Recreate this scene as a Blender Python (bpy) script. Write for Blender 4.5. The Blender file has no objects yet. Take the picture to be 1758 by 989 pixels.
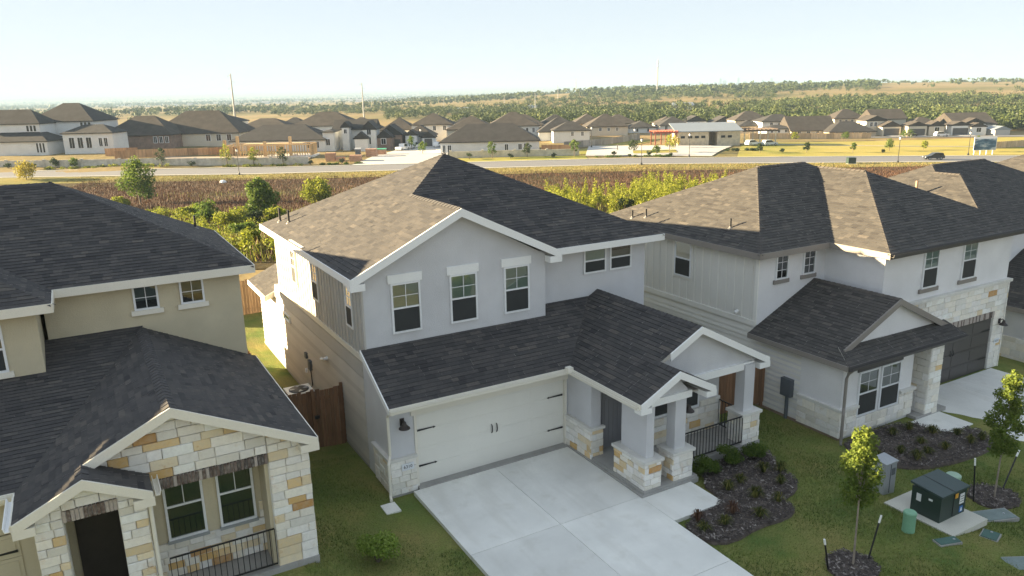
import bpy, math, random
import numpy as np
from mathutils import Vector, Matrix
rnd = random.Random(11)
rng = np.random.default_rng(7)
SC = bpy.context.scene
COL = SC.collection
R = math.radians

# ------------------------------------------------------------------ camera
CX, CY, CZ = -6.41, -18.16, 10.66
YAW, PITCH, ROLL, FPX = 0.515, 0.2544, -0.0214, 1316.5
fw = Vector((math.sin(YAW)*math.cos(PITCH), math.cos(YAW)*math.cos(PITCH), -math.sin(PITCH)))
rt = Vector((math.cos(YAW), -math.sin(YAW), 0))
up = rt.cross(fw)
r2 = math.cos(ROLL)*rt + math.sin(ROLL)*up
u2 = -math.sin(ROLL)*rt + math.cos(ROLL)*up
cam = bpy.data.cameras.new('camera')
cam.sensor_width = 36
cam.lens = FPX/1758*36
cam.clip_start = .3
cam.clip_end = 80000
co = bpy.data.objects.new('camera', cam)
COL.objects.link(co)
M = Matrix.Identity(4)
for i in range(3):
    M[i][0], M[i][1], M[i][2] = r2[i], u2[i], -fw[i]
M[0][3], M[1][3], M[2][3] = CX, CY, CZ
co.matrix_world = M
SC.camera = co

# ------------------------------------------------------------------ sky, sun, exposure
SUN_EL = R(13.8)
SUN_AZ = R(180-36)          # direction to the sun, angle from +X
W = bpy.data.worlds.new('World')
SC.world = W
W.use_nodes = True
nt = W.node_tree
sky = nt.nodes.new('ShaderNodeTexSky')
sky.sky_type = 'NISHITA'
sky.sun_disc = False
sky.sun_elevation = SUN_EL
sky.sun_rotation = R(90) - SUN_AZ
sky.altitude = 200
sky.air_density = .6
sky.dust_density = .3
sky.ozone_density = 3.0
bg = nt.nodes['Background']
bg.inputs[1].default_value = 0.086
gam = nt.nodes.new('ShaderNodeGamma')          # hazy evening air: an even, milky sky
gam.inputs[1].default_value = .16
nt.links.new(sky.outputs[0], gam.inputs[0])
sat = nt.nodes.new('ShaderNodeHueSaturation')
sat.inputs['Saturation'].default_value = 1.3
nt.links.new(gam.outputs[0], sat.inputs['Color'])
nt.links.new(sat.outputs[0], bg.inputs[0])
sl = bpy.data.lights.new('sun', 'SUN')
sl.energy = 3.6
sl.angle = R(.6)
sl.color = (1, .79, .48)
so = bpy.data.objects.new('sun', sl)
COL.objects.link(so)
sd = Vector((-math.cos(SUN_EL)*math.cos(SUN_AZ), -math.cos(SUN_EL)*math.sin(SUN_AZ), -math.sin(SUN_EL)))
so.rotation_euler = sd.to_track_quat('-Z', 'Y').to_euler()
so.location = (-30, 20, 40)
vs = SC.view_settings
vs.view_transform = 'Standard'
vs.look = 'None'
vs.exposure = 3.15
vs.gamma = 1
SC.cycles.volume_step_rate = 1
SC.cycles.max_bounces = 8
SC.cycles.transparent_max_bounces = 16

# ------------------------------------------------------------------ helpers
ORG = {}
def tag(o, label=None, cat=None, group=None, kind=None):
    if label: o['label'] = label
    if cat: o['category'] = cat
    if group: o['group'] = group
    if kind: o['kind'] = kind
    return o
def thing(name, label, cat, loc, group=None):
    o = bpy.data.objects.new(name, None)
    o.empty_display_size = .3
    COL.objects.link(o)
    o.location = loc
    ORG[o.name] = Vector(loc)
    return tag(o, label, cat, group)
def link(name, me, parent, loc=None, rot=None):
    o = bpy.data.objects.new(name, me)
    COL.objects.link(o)
    if parent is not None:
        o.parent = parent
        if loc is None:
            ORG[o.name] = ORG[parent.name].copy()
        else:
            o.location = Vector(loc) - ORG[parent.name]
            ORG[o.name] = Vector(loc)
    elif loc is not None:
        o.location = loc
        ORG[o.name] = Vector(loc)
    if rot: o.rotation_euler = rot
    return o
class MB:
    def __init__(s):
        s.v = []; s.f = []; s.t = []
    def add(s, vs, fs, tone=0.5):
        k = len(s.v)
        s.v += [tuple(p) for p in vs]
        s.f += [tuple(i+k for i in f) for f in fs]
        s.t += [tone]*len(fs)
        return s
    def hexa(s, c, tone=.5):
        return s.add(c, [(0,3,2,1),(4,5,6,7),(0,1,5,4),(1,2,6,5),(2,3,7,6),(3,0,4,7)], tone)
    def box(s, x0, x1, y0, y1, z0, z1, tone=.5):
        return s.hexa([(x0,y0,z0),(x1,y0,z0),(x1,y1,z0),(x0,y1,z0),(x0,y0,z1),(x1,y0,z1),(x1,y1,z1),(x0,y1,z1)], tone)
    def prism(s, poly, vec, tone=.5):
        n = len(poly)
        a = [Vector(p) for p in poly]; b = [p+Vector(vec) for p in a]
        fs = [tuple(range(n-1,-1,-1)), tuple(range(n,2*n))]
        fs += [(i,(i+1)%n,(i+1)%n+n,i+n) for i in range(n)]
        return s.add(a+b, fs, tone)
    def tube(s, pts, rad, k=8, tone=.5, cap=True):
        pts = [Vector(p) for p in pts]
        if not isinstance(rad, (list, tuple)): rad = [rad]*len(pts)
        rings = []
        for i, p in enumerate(pts):
            d = (pts[min(i+1,len(pts)-1)]-pts[max(i-1,0)]).normalized()
            a = d.cross(Vector((0,0,1)) if abs(d.z) < .9 else Vector((1,0,0))).normalized()
            b = d.cross(a)
            rings.append([p+(a*math.cos(2*math.pi*j/k)+b*math.sin(2*math.pi*j/k))*rad[i] for j in range(k)])
        vs = [q for r in rings for q in r]; fs = []
        for i in range(len(pts)-1):
            for j in range(k):
                fs.append((i*k+j, i*k+(j+1)%k, (i+1)*k+(j+1)%k, (i+1)*k+j))
        if cap:
            fs.append(tuple(range(k-1,-1,-1))); fs.append(tuple(range((len(pts)-1)*k, len(pts)*k)))
        return s.add(vs, fs, tone)
    def lathe(s, c, prof, k=14, tone=.5):
        vs = []; fs = []; n = len(prof)
        for r, z in prof:
            for j in range(k):
                a = 2*math.pi*j/k
                vs.append((c[0]+r*math.cos(a), c[1]+r*math.sin(a), c[2]+z))
        for i in range(n-1):
            for j in range(k):
                fs.append((i*k+j, i*k+(j+1)%k, (i+1)*k+(j+1)%k, (i+1)*k+j))
        fs.append(tuple(range(k-1,-1,-1))); fs.append(tuple(range((n-1)*k, n*k)))
        return s.add(vs, fs, tone)
    def mesh(s, name, mat, org=(0,0,0)):
        me = bpy.data.meshes.new(name)
        o = Vector(org)
        me.from_pydata([(p[0]-o[0], p[1]-o[1], p[2]-o[2]) for p in s.v], [], s.f)
        at = me.attributes.new('tone', 'FLOAT', 'FACE')
        at.data.foreach_set('value', np.array(s.t, dtype=np.float32))
        if mat: me.materials.append(mat)
        return me
    def build(s, name, mat, parent=None, **kw):
        if parent is not None:
            o = link(name, s.mesh(name, mat, ORG[parent.name]), parent)
        else:
            a = np.array(s.v); lo = a.min(0); hi = a.max(0)
            org = Vector(((lo[0]+hi[0])/2, (lo[1]+hi[1])/2, lo[2]))
            o = link(name, s.mesh(name, mat, org), None, org)
        return tag(o, **kw) if kw else o
def npmesh(name, V, k, tone, mat, org=(0,0,0)):
    """V (n,k,3) loose k-gons"""
    n = len(V)
    me = bpy.data.meshes.new(name)
    me.vertices.add(n*k)
    me.vertices.foreach_set('co', (V.reshape(-1,3)-np.array(org)).astype(np.float32).ravel())
    me.loops.add(n*k)
    me.loops.foreach_set('vertex_index', np.arange(n*k, dtype=np.int32))
    me.polygons.add(n)
    me.polygons.foreach_set('loop_start', np.arange(0, n*k, k, dtype=np.int32))
    me.update(calc_edges=True)
    at = me.attributes.new('tone', 'FLOAT', 'FACE')
    at.data.foreach_set('value', np.asarray(tone, dtype=np.float32))
    me.materials.append(mat)
    return me
class Fr:
    """wall frame: u along the wall, v up, n outward"""
    def __init__(s, o, u, n):
        s.o = Vector(o); s.u = Vector(u).normalized(); s.n = Vector(n).normalized(); s.z = Vector((0,0,1))
    def p(s, a, b, c=0): return s.o + s.u*a + s.z*b + s.n*c
    def box(s, mb, a0, a1, b0, b1, c0, c1, tone=.5):
        return mb.hexa([s.p(a0,b0,c0),s.p(a1,b0,c0),s.p(a1,b0,c1),s.p(a0,b0,c1),s.p(a0,b1,c0),s.p(a1,b1,c0),s.p(a1,b1,c1),s.p(a0,b1,c1)], tone)
    def poly(s, mb, pts, c0, c1, tone=.5):
        return mb.prism([s.p(a,b,c0) for a,b in pts], s.n*(c1-c0), tone)
def clip(poly, a, b, c):
    """keep a*x+b*y<=c"""
    out = []
    n = len(poly)
    for i in range(n):
        p, q = poly[i], poly[(i+1)%n]
        dp, dq = a*p[0]+b*p[1]-c, a*q[0]+b*q[1]-c
        if dp <= 0: out.append(p)
        if dp*dq < 0:
            t = dp/(dp-dq)
            out.append((p[0]+t*(q[0]-p[0]), p[1]+t*(q[1]-p[1])))
    return out
def area(p):
    return abs(sum(p[i][0]*p[(i+1)%len(p)][1]-p[(i+1)%len(p)][0]*p[i][1] for i in range(len(p))))/2 if len(p) > 2 else 0

# ------------------------------------------------------------------ materials
MATS = {}
def nodes(name):
    m = bpy.data.materials.new(name)
    m.use_nodes = True
    n = m.node_tree
    return m, n, n.nodes['Principled BSDF']
def ramp(n, fac, stops):
    r = n.nodes.new('ShaderNodeValToRGB')
    e = r.color_ramp.elements
    e[0].position, e[0].color = stops[0][0], (*stops[0][1], 1)
    e[1].position, e[1].color = stops[-1][0], (*stops[-1][1], 1)
    for p, c in stops[1:-1]:
        k = e.new(p); k.color = (*c, 1)
    n.links.new(fac, r.inputs[0])
    return r.outputs[0]
def noise(n, scale, detail=4, rough=.55, vec=None, w=None):
    t = n.nodes.new('ShaderNodeTexNoise')
    t.inputs['Scale'].default_value = scale
    t.inputs['Detail'].default_value = detail
    t.inputs['Roughness'].default_value = rough
    n.links.new(vec if vec is not None else pos(n), t.inputs['Vector'])
    return t.outputs['Fac']
def pos(n):
    g = n.nodes.get('Geo') or n.nodes.new('ShaderNodeNewGeometry')
    g.name = 'Geo'
    return g.outputs['Position']
def stretch(n, sc):
    m = n.nodes.new('ShaderNodeMapping')
    m.inputs['Scale'].default_value = sc
    n.links.new(pos(n), m.inputs['Vector'])
    return m.outputs[0]
def mix(n, fac, a, b, mode='MIX'):
    x = n.nodes.new('ShaderNodeMix')
    x.data_type = 'RGBA'; x.blend_type = mode
    for sock, val in ((x.inputs[0], fac), (x.inputs[6], a), (x.inputs[7], b)):
        if hasattr(val, 'is_linked'): n.links.new(val, sock)
        elif isinstance(val, (int, float)): sock.default_value = val
        else: sock.default_value = (*val, 1)
    return x.outputs[2]
def bump(n, bs, h, strength, dist=.01):
    b = n.nodes.new('ShaderNodeBump')
    b.inputs['Strength'].default_value = strength
    b.inputs['Distance'].default_value = dist
    n.links.new(h, b.inputs['Height'])
    n.links.new(b.outputs[0], bs.inputs['Normal'])
def plain(name, col, rough=.7, var=.12, sc=1.5, fine=60, bs=.15, bd=.004, metal=0, dirt=None):
    """painted or plastered surface: broad tonal drift, fine grain, faint relief"""
    if name in MATS: return MATS[name]
    m, n, b = nodes(name)
    lo = tuple(c*(1-var) for c in col); hi = tuple(min(1, c*(1+var*.7)) for c in col)
    c1 = ramp(n, noise(n, sc, 5), [(.3, lo), (.7, hi)])
    c2 = mix(n, ramp(n, noise(n, fine, 3), [(.3, (.0,)*3), (.7, (.35,)*3)]), c1, tuple(c*.82 for c in col))
    if dirt:
        c2 = mix(n, ramp(n, noise(n, sc*2.3, 6, .65), [(.55, (0,)*3), (.75, (.6,)*3)]), c2, dirt)
    n.links.new(c2, b.inputs['Base Color'])
    b.inputs['Roughness'].default_value = rough
    b.inputs['Metallic'].default_value = metal
    bump(n, b, noise(n, fine, 3), bs, bd)
    MATS[name] = m
    return m
def toned(name, stops, rough=.9, sc=20, amt=.35, trans=0, bs=.2, spec=.3):
    """colour from the per-piece attribute 'tone' plus grain"""
    m, n, b = nodes(name)
    a = n.nodes.new('ShaderNodeAttribute'); a.attribute_name = 'tone'
    c = ramp(n, a.outputs['Fac'], stops)
    c = mix(n, ramp(n, noise(n, sc, 4), [(.35, (0,)*3), (.7, (amt,)*3)]), c, tuple(x*.55 for x in stops[0][1]))
    n.links.new(c, b.inputs['Base Color'])
    b.inputs['Roughness'].default_value = rough
    b.inputs['Specular IOR Level'].default_value = spec
    if trans:
        t = n.nodes.new('ShaderNodeBsdfTranslucent')
        n.links.new(c, t.inputs[0])
        x = n.nodes.new('ShaderNodeMixShader'); x.inputs[0].default_value = trans
        n.links.new(b.outputs[0], x.inputs[1]); n.links.new(t.outputs[0], x.inputs[2])
        n.links.new(x.outputs[0], n.nodes['Material Output'].inputs[0])
    elif bs:
        bump(n, b, noise(n, sc*6, 3), bs, .006)
    MATS[name] = m
    return m
def objcol(name, rough=.85, sc=9, stain=(.55,.33,.12), bs=.6, stain_amt=.55):
    """colour from the object's own colour (stones, bricks, boards)"""
    m, n, b = nodes(name)
    i = n.nodes.new('ShaderNodeObjectInfo')
    c = mix(n, ramp(n, noise(n, sc, 6, .65), [(.4, (0,)*3), (.8, (.45,)*3)]), i.outputs['Color'], (.55,.52,.47))
    c = mix(n, ramp(n, noise(n, sc*.35, 5, .7), [(.58, (0,)*3), (.72, (stain_amt,)*3)]), c, stain)
    n.links.new(c, b.inputs['Base Color'])
    b.inputs['Roughness'].default_value = rough
    bump(n, b, noise(n, sc*2.5, 6, .7), bs, .02)
    MATS[name] = m
    return m
def woodmat(name, col, sc=(3, 3, .6), var=.35):
    m, n, b = nodes(name)
    i = n.nodes.new('ShaderNodeObjectInfo')
    v = stretch(n, (sc[0]*8, sc[1]*8, sc[2]*3))
    c = ramp(n, noise(n, 1.2, 6, .65, v), [(.25, tuple(x*(1-var) for x in col)), (.75, tuple(min(1, x*(1+var)) for x in col))])
    k = n.nodes.new('ShaderNodeHueSaturation')
    mr = n.nodes.new('ShaderNodeMapRange')
    mr.inputs[3].default_value = .75; mr.inputs[4].default_value = 1.25
    n.links.new(i.outputs['Random'], mr.inputs[0]); n.links.new(mr.outputs[0], k.inputs['Value']); n.links.new(c, k.inputs['Color'])
    n.links.new(k.outputs[0], b.inputs['Base Color'])
    b.inputs['Roughness'].default_value = .85
    bump(n, b, noise(n, 2, 6, .7, v), .3, .01)
    MATS[name] = m
    return m
SH_STOPS = [(0, (.044,.042,.044)), (.45, (.072,.068,.067)), (.8, (.098,.090,.084)), (1, (.125,.111,.098))]
M_SHG = toned('shingle_charcoal', SH_STOPS, sc=14, amt=.3, bs=.5)
M_SHB = toned('shingle_brown', [(0, (.050,.046,.045)), (.5, (.080,.075,.070)), (.85, (.106,.097,.087)), (1, (.135,.119,.102))], sc=14, amt=.3, bs=.5)
M_CAP = plain('ridge_cap_charcoal', (.072,.068,.068), .95, .3, 6, 90, .4)
M_CAPB = plain('ridge_cap_brown', (.10,.088,.078), .95, .3, 6, 90, .4)
M_STG = plain('stucco_grey', (.62,.62,.635), .9, .10, .9, 40, .8, .012)
M_STT = plain('stucco_tan', (.58,.51,.36), .9, .12, .9, 40, .8, .012)
M_STW = plain('stucco_pale', (.78,.77,.77), .9, .09, .9, 40, .8, .012)
M_TRW = plain('trim_white', (.88,.88,.86), .55, .04, 1, 30, .05)
M_TRC = plain('trim_cream', (.80,.76,.66), .55, .04, 1, 30, .05)
M_TRT = plain('trim_taupe', (.26,.235,.21), .55, .06, 1, 30, .05)
M_TRD = plain('trim_dark_taupe', (.085,.08,.078), .55, .06, 1, 30, .05)
M_SOF = plain('soffit', (.50,.47,.42), .8, .05)
M_SID = plain('siding_greige', (.54,.515,.47), .75, .08, .8, 24, .1)
def perboard(m):
    n = m.node_tree; b = n.nodes['Principled BSDF']; l = b.inputs['Base Color'].links[0]; src = l.from_socket
    i = n.nodes.new('ShaderNodeObjectInfo'); k = n.nodes.new('ShaderNodeHueSaturation'); mr = n.nodes.new('ShaderNodeMapRange')
    mr.inputs[3].default_value = .88; mr.inputs[4].default_value = 1.06
    n.links.new(i.outputs['Random'], mr.inputs[0]); n.links.new(mr.outputs[0], k.inputs['Value']); n.links.new(src, k.inputs['Color']); n.links.new(k.outputs[0], b.inputs['Base Color'])
perboard(M_SID)
M_SIP = plain('siding_pale', (.82,.80,.74), .75, .05, .8, 24, .1)
perboard(M_SIP)
M_GDW = plain('garage_door_white', (.80,.78,.71), .5, .04, .7, 30, .05)
M_GDT = plain('garage_door_tan', (.60,.53,.38), .5, .05, .7, 30, .05)
M_GDD = plain('garage_door_brown', (.085,.078,.075), .5, .08, .7, 30, .05)
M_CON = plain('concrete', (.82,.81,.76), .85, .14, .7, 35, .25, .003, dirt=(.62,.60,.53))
n_ = M_CON.node_tree; b_ = n_.nodes['Principled BSDF']; src = b_.inputs['Base Color'].links[0].from_socket
n_.links.new(mix(n_, ramp(n_, noise(n_, 1.0, 5, .6, stretch(n_, (1.5,.22,1))), [(.52, (0,)*3), (.72, (.4,)*3)]), src, (.58,.56,.50)), b_.inputs['Base Color'])
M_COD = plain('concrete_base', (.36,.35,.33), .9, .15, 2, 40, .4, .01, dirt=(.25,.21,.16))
M_PAD = plain('pad_concrete', (.60,.58,.50), .9, .08, 2, 30, .25)
M_MOR = plain('mortar', (.70,.68,.63), .95, .1, 3, 60, .5)
M_STN = objcol('limestone', stain_amt=.35)
M_STO = objcol('limestone_golden', stain=(.50,.27,.07), stain_amt=.7)
M_BRK = objcol('brick_dark', sc=14, stain=(.45,.40,.36), stain_amt=.5)
M_BLK = plain('black_metal', (.016,.016,.018), .45, .2, 4, 40, .1)
M_BRZ = plain('bronze_metal', (.045,.035,.032), .5, .2, 4, 40, .1)
M_GRM = plain('grey_metal', (.40,.42,.44), .45, .06, 2, 30, .05, metal=.3)
M_DKM = plain('slate_metal', (.11,.125,.14), .5, .08, 2, 30, .05)
M_DOOR = plain('door_grey', (.22,.22,.23), .5, .05, 1, 30, .05)
M_DRK = plain('room_shade_black', (.012,.012,.013), .9, .2)  # black colour stands for the darkness of rooms behind the windows
M_SCR = plain('insect_screen_mesh', (.030,.033,.034), .7, .15, 2, 200, .1)
M_BLI = plain('blind_white', (.62,.63,.60), .7, .05)
M_BLG = plain('blind_grey', (.16,.17,.165), .7, .05)
M_VIN = plain('vinyl_white', (.80,.81,.82), .4, .03, 1, 20, .03)
M_WOOD = woodmat('cedar_brown', (.20,.105,.055))
M_WOODL = woodmat('cedar_pale', (.40,.25,.14))
perboard(M_CON)
M_STUD = woodmat('lumber', (.58,.40,.20), var=.2)
M_PVC = plain('pipe_black', (.022,.022,.024), .5, .2)
M_FLASH = plain('flashing', (.20,.19,.18), .5, .1, metal=.2)
M_MUL = plain('mulch', (.125,.098,.082), 1, .55, 6, 28, 1, .04, dirt=(.19,.16,.15))
M_BARK = plain('bark', (.16,.13,.10), .95, .35, 5, 30, .8, .02)
M_BARKP = plain('bark_pale', (.30,.25,.20), .95, .3, 5, 30, .6, .01)
M_ASP = plain('asphalt', (.165,.165,.175), .9, .08, .05, 6, .2, .004)
M_ASD = plain('street_asphalt', (.07,.07,.072), .9, .12, .4, 30, .3)
M_KER = plain('kerb_concrete', (.60,.57,.48), .9, .08, .3, 6, .1)
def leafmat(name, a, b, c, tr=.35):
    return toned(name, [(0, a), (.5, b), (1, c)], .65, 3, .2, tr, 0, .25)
M_LFG = leafmat('leaf_green', (.045,.085,.016), (.095,.155,.026), (.18,.235,.04), .45)
M_LFY = leafmat('leaf_yellow_green', (.09,.115,.014), (.20,.235,.026), (.37,.385,.05), .45)
M_LFD = leafmat('leaf_dark', (.018,.034,.012), (.036,.060,.020), (.070,.095,.030))
M_LFW = leafmat('leaf_willow', (.12,.145,.018), (.27,.295,.032), (.44,.45,.065), .45)
M_LFO = leafmat('leaf_golden', (.12,.12,.015), (.32,.27,.03), (.48,.40,.05))
M_LFF = leafmat('leaf_far', (.030,.046,.016), (.062,.085,.026), (.125,.14,.042), .2)
M_WEED = leafmat('weed_dry', (.055,.027,.018), (.105,.052,.033), (.20,.115,.062), .12)
M_WEEDG = leafmat('weed_green', (.085,.10,.018), (.18,.20,.036), (.34,.33,.075), .3)
M_BLADE = leafmat('grass_blade', (.07,.11,.026), (.17,.22,.056), (.36,.35,.12), .2)
M_TUFT = leafmat('tuft_blade', (.03,.045,.012), (.085,.10,.022), (.26,.23,.06), .25)
def glassmat(name, tint, refl=.04):
    m, n, b = nodes(name)
    t = n.nodes.new('ShaderNodeBsdfTransparent'); t.inputs[0].default_value = (*tint, 1)
    g = n.nodes.new('ShaderNodeBsdfGlossy'); g.inputs['Roughness'].default_value = .015
    f = n.nodes.new('ShaderNodeFresnel'); f.inputs[0].default_value = 1.52
    a = n.nodes.new('ShaderNodeMath'); a.operation = 'ADD'; a.inputs[1].default_value = refl; a.use_clamp = True
    x = n.nodes.new('ShaderNodeMixShader')
    n.links.new(f.outputs[0], a.inputs[0]); n.links.new(a.outputs[0], x.inputs[0])
    n.links.new(t.outputs[0], x.inputs[1]); n.links.new(g.outputs[0], x.inputs[2])
    n.links.new(x.outputs[0], n.nodes['Material Output'].inputs[0])
    MATS[name] = m
    return m
M_GLS = glassmat('window_glass', (.62,.74,.68), .14)
M_GLF = plain('far_glass', (.02,.024,.028), .1, .2)
def groundmat(name, cols, scales, fine=(8, .3), bd=.05):
    """cols: dry, mid, green"""
    m, n, b = nodes(name)
    c = ramp(n, noise(n, scales[0], 6, .6), [(.36, cols[0]), (.5, cols[1]), (.64, cols[2])])
    c = mix(n, ramp(n, noise(n, scales[1], 5, .6), [(.4, (0,)*3), (.65, (.6,)*3)]), c, cols[3])
    c = mix(n, ramp(n, noise(n, fine[0], 4), [(.35, (0,)*3), (.7, (fine[1],)*3)]), c, tuple(x*.35 for x in cols[1]))
    n.links.new(c, b.inputs['Base Color'])
    b.inputs['Roughness'].default_value = 1
    b.inputs['Specular IOR Level'].default_value = .1
    bump(n, b, noise(n, fine[0], 4), .6, bd)
    MATS[name] = m
    return m
M_GND = groundmat('open_country', [(.33,.235,.12), (.27,.20,.095), (.12,.12,.045), (.20,.17,.07)], (.006, .03), (.35, .35), .3)
M_LAWN = groundmat('lawn_grass', [(.30,.26,.095), (.19,.225,.060), (.115,.18,.048), (.25,.24,.085)], (.55, 2.1), (26, .55), .04)
M_VERGE = groundmat('verge_grass', [(.34,.27,.10), (.27,.23,.075), (.16,.17,.05), (.24,.21,.07)], (.05, .2), (2, .3), .05)
M_FIELD = groundmat('brush_soil', [(.10,.062,.035), (.085,.06,.030), (.075,.075,.028), (.09,.06,.032)], (.04, .15), (1.2, .5), .2)
M_GREENV = groundmat('watered_grass', [(.42,.34,.10), (.33,.29,.075), (.20,.22,.045), (.44,.35,.11)], (.03, .1), (2, .25), .05)

# ------------------------------------------------------------------ terrain
SNY, CSY = math.sin(YAW), math.cos(YAW)
def UV(x, y):
    dx, dy = x-CX, y-CY
    return dx*CSY-dy*SNY, dx*SNY+dy*CSY
def XY(u, v):
    return CX+u*CSY+v*SNY, CY-u*SNY+v*CSY
def sstep(a, b, x):
    t = np.clip((x-a)/(b-a), 0, 1)
    return t*t*(3-2*t)
def pad(x):
    return np.interp(x, [-14,-2.95,-2.0,-.3,10.7,13.6,25.2,28,46], [.64,.60,.10,-.13,-.13,-.52,-.64,-1.2,-1.5])
def roadz(u):
    return np.interp(u, [-400,-200,-100,-60,30,90,130,400], [-6,-6.6,-7.1,-7.4,-7.0,-7.8,-8.5,-10])
def H(x, y):
    x = np.asarray(x, float); y = np.asarray(y, float)
    u, v = UV(x, y)
    r = np.hypot(u, v)
    near = pad(x)-.12 - np.clip(-13-y, 0, 3)*.12
    prof = np.interp(v, [46,60,80,110,140,160,172,179], [-.3,-2.0,-4.5,-6.3,-7.6,-8.2,-7.9,0])
    k = sstep(165, 179, v)
    prof = np.where(v > 165, (-8.1)*(1-k)+(roadz(u)-.06)*k, prof)
    zb = np.interp(u, [-300,-150,-100,-50,0,50,110,180,400], [-4.5,-4.9,-5,-6.5,-6.5,-6.8,-8.0,-8.6,-10])
    k2 = sstep(196, 214, v)
    mid = np.where(v < 179, prof, (roadz(u)-.06)*(1-k2)+zb*k2)
    a = u/np.maximum(v, 60)
    t = sstep(-.30, .30, a)
    L = np.interp(r, [0,330,520,850,1500,3000,6000,9000,14000,20000,27000], [-6,-6,-9,-10,-14,-24,-40,-32,8,62,30])
    G = np.interp(r, [0,330,450,620,820,1050,1350,1700,3000,6000,9000,14000,20000,27000], [-8,-8,-8,-5.5,-2,2.5,6,1,-24,-38,-32,5,50,30])
    far = L*(1-t)+G*t + 1.6*np.sin(x*.009+1)*np.cos(y*.012)*sstep(400, 800, r) + 10*np.sin(x*.0011)*np.sin(y*.0009+2)*sstep(6000, 14000, r)
    kf = sstep(300, 420, r)
    z = mid*(1-kf)+far*kf
    k3 = sstep(46, 80, v)
    z = near*(1-k3)+z*k3
    return np.where(v < 46, near, z)
def Hf(x, y): return float(H(x, y))
def P3(u, v, dz=0):
    x, y = XY(u, v)
    return Vector((x, y, Hf(x, y)+dz))
ang = np.concatenate([np.arange(-50, 50.1, .8), np.arange(55, 310, 7.5)])
rad = np.concatenate([np.array([.5,6,12,16]), np.arange(18, 60, 2.), np.arange(60, 215, 4.), np.geomspace(215, 27000, 74)])
gv = []; gf = []
for rr in rad:
    a = np.radians(ang)
    x, y = XY(rr*np.sin(a), rr*np.cos(a))
    z = H(x, y)
    gv += list(zip(x, y, z))
na = len(ang)
for i in range(len(rad)-1):
    for j in range(na):
        gf.append((i*na+j, i*na+(j+1)%na, (i+1)*na+(j+1)%na, (i+1)*na+j))
gm = MB(); gm.add(gv, gf)
me = gm.mesh('ground', M_GND)
for p in me.polygons: p.use_smooth = True
tag(link('ground', me, None, (0,0,0)), 'dry open country rolling away to the hazy horizon', 'ground', kind='structure')

def sheet(name, us, vs_, mat, dz, label, cat, kind='structure', hz=None):
    """sheet draped on the terrain in the road frame"""
    mb = MB(); V = []; n = len(vs_)
    for u in us:
        for v in vs_:
            x, y = XY(u, v)
            V.append((x, y, (hz(u, v) if hz else Hf(x, y))+dz))
    F = [(i*n+j, (i+1)*n+j, (i+1)*n+j+1, i*n+j+1) for i in range(len(us)-1) for j in range(n-1)]
    mb.add(V, F)
    return mb.build(name, mat, label=label, cat=cat, kind=kind)
ul = list(np.arange(-300, 301, 12.))
sheet('brush_field', list(np.arange(-110, 111, 5.)), list(np.arange(48, 173, 4.)), M_FIELD, .06, 'brushy slope of weeds and scrub behind the back yards', 'field')
sheet('verge', ul, list(np.arange(171, 179.6, 2.)), M_VERGE, .10, 'golden mown grass verge on the near side of the far road', 'verge')
sheet('far_road', ul, [180, 184, 188, 192, 195], M_ASP, .02, 'wide grey asphalt road crossing behind the houses', 'road', hz=lambda u, v: roadz(u))
for v0, v1, w in ((179.3, 180, 'near'), (195, 195.7, 'far')):
    mb = MB()
    for i in range(len(ul)-1):
        a, b = ul[i], ul[i+1]
        q = []
        for dz in (-.3, .15):
            for (u, v) in ((a, v0), (b, v0), (b, v1), (a, v1)):
                x, y = XY(u, v); q.append((x, y, roadz(u)+dz))
        mb.hexa(q)
    mb.build('kerb', M_KER, label='pale concrete kerb along the %s side of the far road' % w, cat='kerb', kind='structure')

# near lawn sheet and street
xs = list(np.arange(-30, 48.1, .5)); ys = list(np.arange(-13.5, 21.1, .5))
LV = [(x, y, float(pad(x)) + .02*math.sin(x*1.3+y*.7)*math.sin(y*1.1)) for x in xs for y in ys]
n = len(ys)
mb = MB(); mb.add(LV, [(i*n+j, (i+1)*n+j, (i+1)*n+j+1, i*n+j+1) for i in range(len(xs)-1) for j in range(n-1)])
mb.build('lawn', M_LAWN, label='shaded green lawn around the three near houses', cat='lawn', kind='structure')
mb = MB().box(-60, 80, -23, -14.1, -.9, -.62)
mb.build('street', M_ASD, label='residential street in front of the near houses', cat='street', kind='structure')
mb = MB().box(-60, 80, -14.1, -13.5, -.9, -.45)
mb.build('kerb', M_KER, label='concrete kerb between front lawns and the residential street', cat='kerb', kind='structure')

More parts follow.
